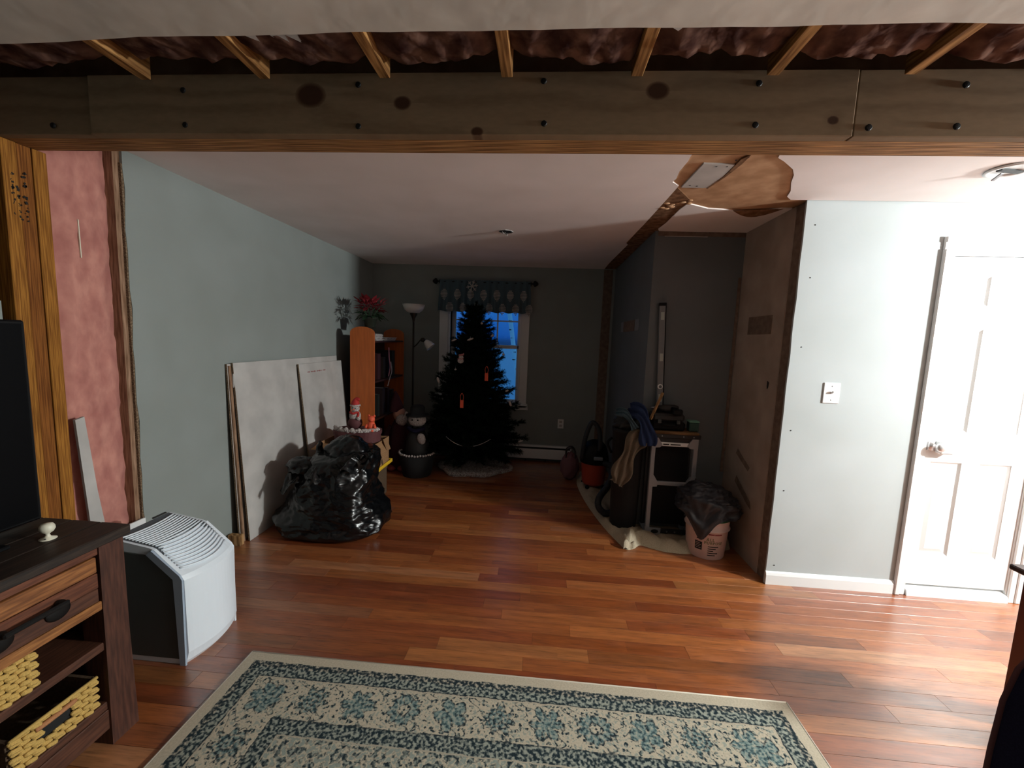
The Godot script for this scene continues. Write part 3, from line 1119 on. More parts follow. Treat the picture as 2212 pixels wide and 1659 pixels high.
func air_purifier() -> void:
	var o := thing("air_purifier", "pale grey boxy air purifier with a slatted sloping top beside the wall", "air purifier", V(-1.51, 0, -1.56))
	var n := 14
	var W := .285
	# profile of the casing in x, y; the front bulges towards the room
	var prof := [[-.36, .02], [-.36, .545], [-.33, .565], [-.155, .537], [-.135, .530], [-.012, .420], [0.0, .400], [.004, .06], [-.006, .02], [-.02, .0], [-.36, .0]]
	var s := S()
	var rows := []
	for i in n + 1:
		var u := float(i) / n
		var bulge := .035 * (1.0 - pow(2 * u - 1, 2))
		var r := []
		for p in prof:
			var k := clampf((p[0] + .16) / .16, 0.0, 1.0)
			r.append(V(p[0] + bulge * k, p[1], -W * u))
		rows.append(r)
	gridmesh(s, rows, true)
	for e in [0, n]:
		var poly := PackedVector2Array()
		for p in rows[e]: poly.append(Vector2(p.x, p.y))
		var idx := Geometry2D.triangulate_polygon(poly)
		for k in range(0, idx.size(), 3):
			tri(s, rows[e][idx[k]], rows[e][idx[k + 1]], rows[e][idx[k + 2]])
	put("casing", s, M.plastic, o)
	# recessed darker side panels with a bevelled pale rim
	for z in [.004, -W - .004]:
		s = S()
		prism(s, PackedVector2Array([Vector2(-.36, .03), Vector2(-.36, .52), Vector2(-.165, .505), Vector2(-.045, .402), Vector2(-.035, .03)]), 2, z - .003, z + .003)
		put("side_panel", s, M.plastic_dark, o)
		s = S()
		prism(s, PackedVector2Array([Vector2(-.165, .510), Vector2(-.045, .405), Vector2(-.033, .0), Vector2(-.006, .0), Vector2(-.003, .405), Vector2(-.015, .425), Vector2(-.14, .53)]), 2, z - .004, z + .005)
		put("side_rim", s, M.plastic_blue if z > 0 else M.plastic, o)
	s = S()
	prism(s, PackedVector2Array([Vector2(-.33, .5665), Vector2(-.15, .536), Vector2(-.13, .527), Vector2(-.02, .428), Vector2(-.02, .4285), Vector2(-.13, .5285), Vector2(-.15, .5375), Vector2(-.33, .568)]), 2, -W + .012, -.012)
	var grille := put("grille", s, M.slat_gap_shade, o)  # dark sheet on the casing, stands in for shade between slats
	# slats: arched ribs over the slope and the top
	for k in 20:
		var t := k / 19.0
		var path := []
		for i in 15:
			var u := i / 14.0
			var arch := 1.0 - pow(2 * u - 1, 2)
			var a: float = t * .30
			# arc length from the front lip backwards
			var p: Vector2
			var d: float = .030 + a - .014 * arch
			if d < .165:
				p = Vector2(-.012, .424).lerp(Vector2(-.135, .534), d / .165)
			else:
				p = Vector2(-.135, .534).lerp(Vector2(-.33, .567), (d - .165) / .198)
			path.append(V(p.x + .035 * arch * clampf((p.x + .16) / .16, 0, 1), p.y + .003, -.016 - (W - .032) * u))
		s = S(true)
		tube(s, path, .0044, 6)
		put("slat", s, M.slat, grille)
	s = S()
	bb(s, -.345, -.335, .566, .572, -.27, -.20, .001)
	put("control_strip", s, M.dark, o)

func drywall_sheets() -> void:
	# [base x, top x, near z, far z, height, thickness]
	var specs := [
		[-2.062, -2.112, -2.585, -4.02, 1.262, .013, "grey drywall sheet at the back of the leaning stack, closest to the wall"],
		[-2.012, -2.094, -2.615, -4.02, 1.270, .013, "large white drywall sheet leaning on the wall behind the black trash bag"],
		[-1.940, -2.066, -3.32, -4.06, 1.225, .013, "shorter white drywall sheet in front of the stack, its left edge in shadow"],
	]
	for q in specs:
		var o := thing("drywall_sheet", q[6], "drywall sheet", V(q[0], 0, q[2]), 0, "drywall sheets leaning on the left wall")
		var lean := atan2(q[0] - q[1], q[4])
		var L: float = q[3] - q[2]
		var bs := Basis(V(0, 0, 1), lean)
		# the sheet's face paper, core and far edge
		var s := S()
		box(s, bs * V(-q[5] / 2, q[4] / 2, 0) + V(0, .001, L / 2), V(q[5] - .002, q[4], absf(L)), 0, bs)
		put("gypsum_core", s, M.gyp_edge, o)
		s = S()
		box(s, bs * V(-.0006, q[4] / 2, 0) + V(0, .001, L / 2), V(.0012, q[4] - .001, absf(L) - .002), 0, bs)
		put("face_paper", s, M.gyp, o)
		s = S()
		box(s, bs * V(-q[5] + .0006, q[4] / 2, 0) + V(0, .001, L / 2), V(.0012, q[4] - .001, absf(L) - .002), 0, bs)
		put("back_paper", s, M.card_dark, o)
		if q[2] < -3.0:
			# a faint printed line near the top edge
			s = S()
			for k in 22:
				if k % 7 == 3: continue
				box(s, bs * V(.0004, q[4] - .075, 0) + V(0, 0, -.12 - k * .014), V(.0006, .006 + .003 * (k % 3), .009), 0, bs)
			put("edge_print", s, M.ink_red, o)
		if q[2] > -2.6 or q[2] < -3.0:
			continue
		s = S(true)
		ball(s, bs * V(-.006, q[4] - .12, 0) + V(0, 0, .002), V(.008, .05, .006), 8)
		put("broken_corner", s, M.gyp, o)
	# a spacer lath between the two sheets
	var o := thing("spacer_lath", "thin brown lath trapped between the two leaning drywall sheets", "lath", V(-2.05, 0, -2.60))
	var s := S()
	bar(s, V(0, .002, 0), V(-.060, 1.25, .0), .016, .02, .002, V(0, 0, 1))
	put("strip", s, M.stud, o)
	o = thing("wood_block", "pale cut end of timber lying on the floor under the drywall sheets", "wood block", V(-2.07, 0, -2.555))
	s = S()
	bb(s, -.045, .045, 0, .075, -.02, .02, .003)
	put("block", s, M.pine_y, o)
	o = thing("board_offcut", "white board offcut standing against the wall behind the air purifier", "offcut", V(-2.115, 0, -1.90))
	s = S()
	bar(s, V(0, 0, 0), V(-.012, .455, 0), .16, .012, .002, V(0, 0, 1).cross(V(0, 1, 0)))
	put("board", s, M.white, o)
	o = thing("drywall_offcut", "narrow drywall offcut leaning against the pink insulation in the stud bay", "offcut", V(-2.10, 0, -1.80))
	s = S()
	prism(s, PackedVector2Array([Vector2(.0, 0), Vector2(.105, 0), Vector2(.075, .62), Vector2(.06, .90), Vector2(.125, 1.07), Vector2(.158, 1.06), Vector2(.135, .82), Vector2(.12, .5)]), 0, -.010, .002)
	s = S()
	# sides run from the sole up to the post
	prism(s, PackedVector2Array([Vector2(-.02, 0), Vector2(.075, 0), Vector2(.115, .70), Vector2(.136, 1.06), Vector2(.098, 1.07), Vector2(.065, .70)]), 0, -.010, .002)
	put("strip", s, M.gyp, o)

func trash_bag() -> void:
	var o := thing("trash_bag", "full shiny black plastic trash bag slumped on the floor against the drywall", "trash bag", V(-1.545, 0, -2.94))
	var n := FastNoiseLite.new()
	n.seed = 12
	n.frequency = .9
	n.fractal_octaves = 4
	n.fractal_type = FastNoiseLite.FRACTAL_RIDGED
	var s := S(true)
	var rows := []
	var H := .56
	for i in 111:
		var v := i / 110.0
		var row := []
		for j in 170:
			var a := TAU * j / 170.0
			var ca := cos(a)
			var sa := sin(a)
			# width shrinks upwards, wide spreading foot, caved waist
			var rx := lerpf(.375, .24, smoothstep(0.0, 1.0, v)) + .03 * sin(v * 7.0)
			var rz := lerpf(.30, .22, v)
			if v > .86:
				var t := (v - .86) / .14
				rx *= sqrt(maxf(0.0, 1.0 - t * t * .98))
				rz *= sqrt(maxf(0.0, 1.0 - t * t * .98))
			if v < .05: 
				rx *= .93 + v * 1.4
				rz *= .93 + v * 1.4
			# squarish plan
			var k := 1.0 / pow(pow(absf(ca), 3.0) + pow(absf(sa), 3.0), 1.0 / 3.0)
			var p := V(rx * ca * k + .06 * v - .02, v * H, rz * sa * k - .05 * v)
			var w := n.get_noise_3d(p.x * 1.9, p.y * 2.8, p.z * 1.9)
			var fold := n.get_noise_3d(p.x * 6 + 40, p.y * 9, p.z * 6)
			var amt := (w - .2) * .062 + fold * .008
			amt *= smoothstep(0.0, .08, v)
			p += V(ca, .0, sa) * amt
			p.y = maxf(.003, p.y + .03 * w * smoothstep(.5, 1.0, v))
			# shoulder higher to the right
			p.y += .10 * smoothstep(.45, 1.0, v) * smoothstep(-.3, .35, p.x)
			row.append(p)
		rows.append(row)
	gridmesh(s, rows, true)
	put("body", s, M.trash, o)
	# loose gathered neck falling to the left
	s = S(true)
	rows = []
	for i in 25:
		var v := i / 24.0
		var row := []
		for j in 49:
			var u := j / 48.0
			var x := lerpf(-.30, .34, u)
			var y := .50 + .12 * smoothstep(.0, .7, u) - .16 * v * (1.0 - .4 * u) + .035 * sin(u * 31.0 + v * 3.0) * v + .02 * n.get_noise_2d(x * 9, v * 3)
			var z := -.03 + .24 * v + .05 * sin(u * 19.0) * v + .03 * n.get_noise_2d(x * 12 + 9, v * 4)
			row.append(V(x, y + .03 * sin(v * PI), z))
		rows.append(row)
	gridmesh(s, rows)
	put("loose_collar", s, M.trash, o)
	s = S(true)
	ball(s, V(.09, .60, .0), V(.165, .12, .14), 26, Basis(V(0, 0, 1), .15), .22, 1.2)
	put("gathered_top", s, M.trash, o)
	s = S(true)
	ball(s, V(-.20, .49, .10), V(.12, .075, .09), 22, Basis(V(0, 0, 1), -.2), .25, 1.4)
	put("folded_ear", s, M.trash, o)
	s = S(true)
	var spike := []
	for i in 9: spike.append(V(-.16 + .006 * sin(i * 2.0), .48 + i * .022, -.06))
	tube(s, spike, [.055, .05, .042, .036, .03, .027, .024, .018, .006], 9)
	put("tied_end", s, M.trash, o)

# ------------------------------------------------------------------ the far left corner
func boxes_and_figures() -> void:
	var o := thing("storage_box", "dark cardboard box at the bottom of the pile behind the trash bag", "box", V(-1.66, 0, -3.46))
	var s := S()
	bb(s, -.24, .24, 0, .285, -.2, .19, .004)
	put("body", s, M.card_dark, o)
	s = S()
	bb(s, -.245, .245, .24, .287, -.205, .195, .004)
	put("lid", s, M.card_dark, o)
	o = thing("yellow_tray", "yellow plastic tray sticking out under the open cardboard box", "tray", V(-1.66, .288, -3.50))
	s = S()
	bb(s, -.24, .275, 0, .010, -.22, .21, .003)
	put("floor", s, M.yellow, o)
	for r in [[.262, .275, -.22, .21], [-.24, -.225, -.22, .21], [-.24, .275, .195, .21], [-.24, .275, -.22, -.205]]:
		s = S()
		bb(s, r[0], r[1], 0, .034, r[2], r[3], .004)
		put("wall", s, M.yellow, o)
	o = thing("cardboard_box", "brown cardboard box with torn open flaps behind the black trash bag", "box", V(-1.645, .30, -3.47))
	for r in [[.241, .245, -.19, .19], [-.245, -.241, -.19, .19]]:
		s = S()
		bb(s, r[0], r[1], 0, .25, r[2], r[3])
		put("side", s, M.card, o)
	for r in [[.186, .19], [-.19, -.186]]:
		s = S()
		bb(s, -.245, .245, 0, .25, r[0], r[1])
		put("side", s, M.card, o)
	s = S()
	bb(s, -.241, .241, 0, .004, -.186, .186)
	put("bottom", s, M.card, o)
	s = S()
	bar(s, V(.245, .25, .09), V(.305, .17, .10), .15, .004, 0, V(1, 1, 0))
	put("flap", s, M.card, o)
	s = S()
	bar(s, V(.245, .25, -.09), V(.285, .15, -.08), .16, .004, 0, V(1, -1, 0))
	put("flap", s, M.card, o)
	s = S()
	bar(s, V(-.12, .25, .19), V(-.13, .225, .30), .22, .004)
	put("flap", s, M.card, o)
	s = S()
	for k in 4: box(s, V(.247, .05 + .012 * (k % 2), -.02 + k * .045), V(.004, .05, .022), 0, Basis(V(1, 0, 0), .5))
	bb(s, .245, .248, .14, .16, -.18, .05)
	put("printed_mark", s, M.card_dark, o)
	# maroon round-ended hat box as stand for the snowy figurines
	o = thing("maroon_box", "maroon oval gift box with rounded ends on top of the cardboard box", "box", V(-1.61, .552, -3.46))
	s = S()
	var poly := PackedVector2Array()
	for i in 32:
		var a := TAU * i / 32.0
		poly.append(Vector2(.20 * signf(cos(a)) * pow(absf(cos(a)), .55), .13 * sin(a)))
	prism(s, poly, 1, 0, .075)
	put("body", s, M.maroon, o)
	s = S()
	var p2 := PackedVector2Array()
	for p in poly: p2.append(p * 1.05)
	prism(s, p2, 1, .065, .098)
	put("lid", s, M.maroon, o)
	o = thing("snow_trim", "white fluffy snow garland edging the top of the maroon box", "garland", V(-1.61, .65, -3.46))
	s = S(true)
	for i in 30:
		var a := PI * .05 + PI * .9 * i / 29.0
		ball(s, V(.195 * cos(a), .012 + .006 * sin(i * 2.3), .128 * sin(a)), V(.020, .012 + .006 * (i % 3), .016), 7)
	put("fluff", s, M.plush, o)
	# snowman figurine in a red hat
	o = thing("snowman_figurine", "snowman figurine with a red hat on top of the maroon box", "figurine", V(-1.625, .65, -3.44))
	s = S(true)
	ball(s, V(0, .06, 0), V(.062, .06, .058), 12)
	put("skirt", s, M.maroon, o)
	s = S(true)
	ball(s, V(0, .125, 0), V(.05, .05, .046), 12)
	ball(s, V(.045, .11, .03), V(.02, .02, .02), 8)
	put("body", s, M.plush, o)
	s = S(true)
	ball(s, V(.004, .19, .004), V(.036, .036, .034), 12)
	var head := put("head", s, M.plush, o)
	s = S(true)
	lathe(s, [[.0, .215], [.044, .212], [.046, .222], [.04, .228]], V(.004, 0, .004), 16)
	put("hat_brim", s, M.plush, head)
	s = S(true)
	tube(s, curve([V(.004, .222, .004), V(.006, .25, .004), V(.02, .275, .006), V(.045, .272, .01)], 4), [.038, .037, .036, .034, .031, .028, .025, .022, .019, .016, .014, .012, .01], 12)
	put("hat", s, M.red, head)
	s = S(true)
	tube(s, curve([V(-.035, .158, .02), V(0, .152, .046), V(.036, .158, .02), V(.042, .12, .04)], 5), .010, 8)
	put("scarf", s, M.red, o)
	s = S(true)
	for p in [V(.018, .198, .036), V(-.008, .2, .037)]: ball(s, p, V(.004, .005, .003), 6)
	put("eye", s, M.black, head)
	s = S()
	lathe(s, [[0.006, 0], [0.0, .03]], V(.006, .188, .036), 8, Basis(V(1, 0, 0), PI / 2))
	put("nose", s, M.tag_orange, head)
	# ginger bear figurine
	o = thing("bear_figurine", "small ginger bear figurine beside the red-hatted snowman", "figurine", V(-1.47, .65, -3.42))
	s = S(true)
	ball(s, V(0, .045, 0), V(.036, .046, .034), 12)
	put("body", s, M.tag_orange, o)
	s = S(true)
	ball(s, V(.004, .108, .006), V(.031, .029, .028), 12)
	ball(s, V(.012, .102, .032), V(.014, .011, .012), 8)
	var bear_head := put("head", s, M.tag_orange, o)
	for x in [-.02, .028]:
		s = S(true)
		ball(s, V(x, .135, 0), V(.011, .012, .007), 8)
		put("ear", s, M.tag_orange, bear_head)
	s = S(true)
	for q in [[V(.03, .06, .012), V(.05, .035, .03)], [V(-.03, .06, .012), V(-.04, .03, .03)], [V(.018, .016, .01), V(.03, .01, .05)], [V(-.018, .016, .01), V(-.024, .01, .05)]]:
		tube(s, [q[0], q[1]], [.014, .011], 8)
	put("limb", s, M.tag_orange, o)

func bookcase() -> void:
	var o := thing("wooden_bookcase", "orange wooden bookcase with rounded end panels near the far corner", "bookcase", V(-1.94, 0, -4.0))
	var round_top := func(w: float, h: float) -> PackedVector2Array:
		var p := PackedVector2Array([Vector2(0, 0), Vector2(w, 0)])
		for i in 13:
			var a := PI * i / 12.0
			p.append(Vector2(w / 2 + w / 2 * cos(a), h - .062 + .062 * sin(a)))
		return p
	for z in [[-.022, 0.0], [-.90, -.878]]:
		var s := S()
		prism(s, round_top.call(.25, 1.572), 2, z[0], z[1])
		put("end_panel", s, M.orange_wood, o)
	for y in [1.435, 1.02, .62, .20]:
		var s := S()
		bb(s, .01, .245, y - .02, y, -.878, -.022, .002)
		put("shelf", s, M.dark_wood, o)
	var s := S()
	bb(s, .0, .012, .05, 1.43, -.878, -.022)
	put("back_panel", s, M.dark_wood, o)
	# what is on it
	for k in 2:
		s = S()
		var q := thing("paper_stack", ["stack of white papers on the top shelf beside the end panel", "low pile of white papers lying across the bookcase's top shelf"][k], "papers", V(-1.94 + .12, 1.435, -4.0 - .14 - k * .34))
		for i in (8 if k == 0 else 4):
			s = S()
			box(s, V(.03 + rng.randf_range(-.008, .008), .004 + i * .009, rng.randf_range(-.01, .01)), V(.19, .0075, .2 + .1 * k), 0, Basis(V(0, 1, 0), rng.randf_range(-.08, .08)))
			put("sheet_bundle", s, M.plush if i % 3 else M.gyp, q)
	var cols := [C(44, 28, 30), C(24, 26, 36), C(60, 24, 26), C(30, 34, 30), C(50, 40, 34)]
	var words := ["brown", "dark navy", "dark red", "dark green", "tan"]
	for r in 2:
		var z := -4.06
		var k := 0
		while z > -4.82:
			if k > 4: break
			var t := rng.randf_range(.05, .09)
			var h := rng.randf_range(.2, .30)
			var ci := (k * 2 + r) % 5
			var q := thing("book", "%s book standing on the %s shelf of the orange bookcase" % [words[ci], ["middle", "lower"][r]], "book", V(-1.92, [1.02, .62][r], z), 0, "books on the %s shelf" % ["middle", "lower"][r])
			s = S()
			bb(s, .005, .185, .003, h - .003, -t + .003, -.003)
			put("pages", s, M.gyp, q)
			s = S()
			bb(s, 0, .19, 0, h, -.003, 0)
			bb(s, 0, .19, 0, h, -t, -t + .003)
			bb(s, .186, .19, 0, h, -t, 0, .001)
			put("cover", s, mat(cols[ci], .7), q)
			z -= t + .07
			k += 1
	# pink and white scarf hanging over the shelf edge
	for k in 2:
		var q := thing("striped_ribbon", ["pale pink ribbon hanging down the front of the bookcase", "white twisted ribbon hanging lower on the front of the bookcase"][k], "ribbon", V(-1.69, 1.0, -4.30 - k * .26))
		s = S(true)
		var path := [V(.0, .36, -.1), V(.02, .25, -.06), V(.02, .14, -.09), V(.025, .05, -.03)] if k == 0 else [V(0, .2, .10), V(.02, .1, .12), V(.02, .02, .18), V(.02, -.06, .24)]
		var rows := []
		for p in curve(path, 6):
			var t: Vector3 = p
			rows.append([t + V(0, 0, -.014), t + V(.006 * sin(t.y * 40), 0, 0), t + V(0, 0, .014)])
		gridmesh(s, rows)
		put("band", s, M.plush if k == 1 else mat(C(190, 120, 130), .9), q)

func poinsettia() -> void:
	var o := thing("poinsettia", "red poinsettia in a dark pot on top of the orange bookcase", "plant", V(-1.76, 1.568, -4.07))
	var s := S(true)
	lathe(s, [[0.0, .0], [.052, .0], [.066, .085], [.072, .085], [.072, .10], [.062, .10], [.058, .085], [0.0, .085]], Vector3.ZERO, 20)
	put("pot", s, mat(C(40, 44, 34), .6), o)
	s = S(true)
	for i in 9:
		var a := TAU * i / 9
		tube(s, [V(.02 * cos(a), .08, .02 * sin(a)), V(.06 * cos(a), .16, .06 * sin(a)), V(.1 * cos(a), .2, .1 * sin(a))], .004, 5)
	put("stem", s, M.leaf_green, o)
	for i in 150:
		var red := i >= 46
		var a := rng.randf() * TAU
		var el := rng.randf_range(-.5, .3) if not red else rng.randf_range(-.15, 1.2)
		var r := rng.randf_range(.03, .125)
		var c := V(cos(a) * r, .165 + .07 * sin(el) + (.02 if red else -.035), sin(a) * r)
		var d := V(cos(a) * cos(el), sin(el) * .8, sin(a) * cos(el)).normalized()
		var L := rng.randf_range(.065, .105)
		var side := d.cross(Vector3.UP).normalized() * L * .26
		var up := side.cross(d).normalized() * L * .1
		s = S()
		var t := [c, c + d * L * .3 + side * .8 + up, c + d * L * .6 + side * .9 - up * .2, c + d * L - up * 1.4, c + d * L * .6 - side * .9 - up * .2, c + d * L * .3 - side * .8 + up]
		var mid := c + d * L * .5
		for k in 6: tri(s, mid, t[k], t[(k + 1) % 6])
		put("bract" if red else "leaf", s, M.leaf_red if red else M.leaf_green, o)

func floor_lamp() -> void:
	var o := thing("floor_lamp", "unlit torchiere floor lamp with white glass bowl and side reading arm", "lamp", V(-1.53, 0, -4.76))
	var s := S(true)
	lathe(s, [[0.0, 0], [.13, 0], [.13, .012], [.05, .028], [.014, .04]], Vector3.ZERO, 24)
	put("base", s, M.brass, o)
	s = S(true)
	tube(s, [V(0, .03, 0), V(0, 1.68, 0)], .011, 10)
	put("pole", s, M.brass, o)
	s = S(true)
	lathe(s, [[.011, 1.66], [.018, 1.70], [.042, 1.755], [.046, 1.765], [.0, 1.765]], Vector3.ZERO, 20)
	put("neck", s, M.brass, o)
	s = S(true)
	lathe(s, [[.03, 1.762], [.07, 1.772], [.11, 1.805], [.132, 1.866], [.128, 1.866], [.105, 1.81], [.065, 1.778], [.0, 1.77]], Vector3.ZERO, 28)
	put("bowl_shade", s, M.frost, o)
	s = S(true)
	tube(s, curve([V(0, 1.36, 0), V(.05, 1.40, .02), V(.10, 1.45, .04), V(.15, 1.46, .05)], 5), .007, 8)
	ball(s, V(.13, 1.455, .05), V(.03, .026, .026), 10)
	var arm := put("reading_arm", s, M.brass, o)
	s = S(true)
	lathe(s, [[.02, .0], [.03, -.012], [.048, -.05], [.055, -.085], [.06, -.10], [.056, -.10], [.044, -.05], [.024, -.012]], V(.16, 1.445, .05), 20, Basis(V(0, 0, 1), .75))
	put("reading_shade", s, M.frost, arm)

func plush_toys() -> void:
	# tall gnome-like figure in red
	var o := thing("santa_plush", "tall dark red plush figure with white beard standing beside the bookcase", "plush toy", V(-1.545, 0, -4.36))
	var s := S(true)
	lathe(s, [[0.0, .03], [.10, .04], [.125, .12], [.12, .3], [.095, .48], [.06, .56], [0.0, .58]], Vector3.ZERO, 20)
	put("coat", s, M.red_cloth, o)
	s = S(true)
	ball(s, V(0, .63, .01), V(.07, .08, .07), 14)
	put("head", s, mat(C(190, 140, 120), .9), o)
	s = S(true)
	ball(s, V(.045, .575, .07), V(.065, .06, .035), 14, Basis(V(0, 0, 1), -.3), .25, 3.0)
	ball(s, V(.09, .63, .05), V(.02, .04, .02), 8)
	put("beard", s, M.plush, o)
	s = S(true)
	lathe(s, [[.082, .66], [.085, .69], [.07, .74], [.04, .82], [.012, .88], [0.0, .885]], V(0, 0, 0), 16, Basis(V(0, 0, 1), .06))
	put("hat", s, M.red_cloth, o)
	s = S(true)
	for x in [-.06, .055]: ball(s, V(x, .035, .07), V(.05, .036, .07), 10)
	put("shoe", s, mat(C(150, 70, 70), .9), o)
	s = S(true)
	for x in [-1.0, 1.0]: tube(s, [V(.085 * x, .48, 0), V(.15 * x, .36, .04), V(.14 * x, .27, .08)], [.04, .035, .03], 10)
	put("arm", s, M.red_cloth, o)
	# snowman plush in a black hat
	o = thing("snowman_plush", "snowman plush with black hat and white face left of the tree", "plush toy", V(-1.30, .14, -4.22))
	s = S(true)
	lathe(s, [[0.0, .0], [.11, .02], [.13, .14], [.11, .28], [.07, .36], [0.0, .38]], Vector3.ZERO, 20)
	put("coat", s, M.dark, o)
	s = S(true)
	ball(s, V(0, .46, .01), V(.095, .07, .085), 14)
	put("head", s, M.plush, o)
	s = S(true)
	lathe(s, [[.0, .51], [.125, .51], [.125, .522], [.08, .525], [.076, .60], [.06, .62], [0.0, .622]], Vector3.ZERO, 20)
	put("hat", s, M.black_matte, o)
	s = S(true)
	ball(s, V(.075, .28, .10), V(.045, .06, .03), 10, Basis(V(0, 0, 1), .3))
	put("mitten", s, M.plush, o)
	s = S(true)
	tube(s, curve([V(-.09, .38, .04), V(0, .36, .10), V(.09, .38, .04)], 5), .022, 8)
	put("scarf", s, M.navy, o)
	s = S(true)
	for x in [-.03, .03]: ball(s, V(x, .475, .09), V(.008, .01, .006), 6)
	put("eye", s, M.black, o)
	o = thing("dark_basket", "dark round basket with a white beaded rim holding the snowman plush", "basket", V(-1.30, 0, -4.22))
	s = S(true)
	lathe(s, [[0.0, .006], [.15, .0], [.17, .1], [.19, .24], [.18, .24], [.16, .1], [.14, .012], [0.0, .012]], Vector3.ZERO, 26)
	put("tub", s, M.black_matte, o)
	s = S(true)
	for i in 40:
		var a := TAU * i / 40
		ball(s, V(.188 * cos(a), .25 + .003 * sin(i * 2.0), .188 * sin(a)), V(.013, .012, .013), 6)
	put("beaded_rim", s, M.plush, o)

# ------------------------------------------------------------------ the tree
func christmas_tree() -> void:
	var base := V(-.765, 0, -4.58)
	var o := thing("christmas_tree", "dark unlit evergreen christmas tree standing in front of the blue window", "tree", base)
	var s := S(true)
	tube(s, [V(0, .04, 0), V(0, .9, 0), V(.01, 1.7, 0)], [.032, .024, .012], 10)
	put("trunk", s, M.bark, o)
	s = S()
	for i in 4:
		var a := TAU * i / 4 + .5
		bar(s, V(0, .16, 0), V(.24 * cos(a), .03, .24 * sin(a)), .02, .02, .003)
		bar(s, V(.03 * cos(a), .05, .03 * sin(a)), V(.24 * cos(a), .03, .24 * sin(a)), .02, .012, .002)
	put("stand", s, M.iron, o)
	var r2 := RandomNumberGenerator.new()
	r2.seed = 42
	var f := S()
	var w := S()
	var tiers := 27
	for t in tiers:
		var v := t / float(tiers - 1)
		var y := lerpf(.22, 1.78, pow(v, .95))
		var R := lerpf(.58, .075, pow(v, 1.0)) * (1.0 if t > 1 else .9)
		var nb := int(lerpf(15, 5, v))
		for b in nb:
			var a := TAU * (b + r2.randf_range(-.3, .3)) / nb + t * 1.9
			var L := R * r2.randf_range(.8, 1.12)
			if sin(a) < 0: L = minf(L, .40 / maxf(.001, -sin(a)))
			var p0 := V(.01 * cos(a), y + .02, .01 * sin(a))
			var droop := lerpf(-.10, .55, v) + r2.randf_range(-.08, .08)
			var d := V(cos(a), droop, sin(a)).normalized()
			var tip := p0 + d * L + V(0, .05 * L, 0)
			bar(w, p0, tip, .006, .006)
			var side := d.cross(Vector3.UP).normalized()
			var up := side.cross(d).normalized()
			var steps := int(L / .038) + 1
			for k in steps + 1:
				var q := p0.lerp(tip, (k + .6) / (steps + .6))
				for sg in [-1.0, 1.0, 0.0, -1.0, 1.0]:
					var fw := d
					var tl := lerpf(.13, .06, float(k) / (steps + 1)) * minf(1.0, L * 3.0 + .35)
					if sg != 0.0: fw = (d * .75 + side * sg * r2.randf_range(.4, 1.1) + up * r2.randf_range(-.5, .6)).normalized()
					elif k % 2: continue
					var e := q + fw * tl
					var sd := fw.cross(Vector3.UP).normalized()
					var u2 := sd.cross(fw).normalized()
					var nn := int(tl / .0095)
					for g in nn:
						var c := q.lerp(e, float(g) / nn)
						for h in 5:
							var an := r2.randf() * TAU
							var nd := (fw * .75 + sd * cos(an) + u2 * sin(an)).normalized()
							var ln := r2.randf_range(.020, .034)
							var wd := nd.cross(fw).normalized() * .0022
							tri(f, c - wd, c + wd, c + nd * ln)
	for g in 260:
		var c := V(.01, 1.70 + g * .00075, 0)
		for h in 2:
			var an := r2.randf() * TAU
			var nd := V(cos(an) * .7, .8, sin(an) * .7).normalized()
			var wd := nd.cross(Vector3.UP).normalized() * .0024
			tri(f, c - wd, c + wd, c + nd * .04)
	tag(put("needle", f, M.fir, o), "", "", "", "stuff")
	put("branch", w, M.bark, o)
	# plush skirt
	o = thing("tree_skirt", "white plush tree skirt spread on the floor under the tree", "tree skirt", V(-.72, 0, -4.60))
	s = S(true)
	var rows := []
	for i in 15:
		var v := i / 14.0
		var row := []
		for j in 72:
			var a := TAU * j / 72
			var R := lerpf(.05, .40 + .025 * sin(a * 7) + .02 * sin(a * 3 + 1), v)
			if sin(a) < 0: R = minf(R, .36)
			var y := .035 + .05 * pow(1.0 - v, 1.5) + .012 * sin(a * 9 + v * 4) * v + .02 * nz.get_noise_2d(cos(a) * v * 300, sin(a) * v * 300)
			if v > .85: y = lerpf(y, .045, (v - .85) / .15)
			if i == 14: y = .003
			row.append(V(R * cos(a), maxf(y, .003), R * sin(a)))
		rows.append(row)
	gridmesh(s, rows, true)
	put("plush", s, M.fur, o)
	s = S(true)
	for j in 60:
		var a := TAU * j / 60
		var R := .385 + .025 * sin(a * 7) + .02 * sin(a * 3 + 1)
		if sin(a) < 0: R = minf(R, .36)
		ball(s, V(R * cos(a), .026, R * sin(a)), V(.03, .022 + .006 * (j % 3), .024), 7)
	put("fur_edge", s, M.fur, o)
	# ornaments: local origin at the hanging point
	var spots := [
		["orange_tag", V(-.565, 1.20, -4.20), "upper orange-red tag ornament on a long loop, right of the tree's middle"],
		["orange_tag", V(-.79, .925, -4.05), "lower orange-red tag ornament on a short loop, left of the tree's middle"],
	]
	for q in spots:
		o = thing("tag_ornament", q[2], "ornament", q[1], 0, "orange tag ornaments on the tree")
		s = S()
		box(s, V(0, -.10, 0), V(.036, .082, .01), .003)
		put("tag", s, M.tag_orange, o)
		s = S(true)
		tube(s, curve([V(-.012, -.06, 0), V(-.016, -.02, 0), V(0, .012, 0), V(.016, -.02, 0), V(.012, -.06, 0)], 5), .0022, 6)
		put("loop", s, M.tag_orange, o)
	o = thing("snowman_ornament", "white and pink snowman ornament hanging high left on the tree", "ornament", V(-.85, 1.31, -4.24))
	s = S(true)
	ball(s, V(0, -.055, 0), V(.034, .028, .02), 10)
	ball(s, V(.004, -.02, 0), V(.026, .022, .018), 10)
	put("body", s, M.plush, o)
	s = S(true)
	tube(s, [V(-.03, -.036, .012), V(.03, -.034, .012)], .006, 6)
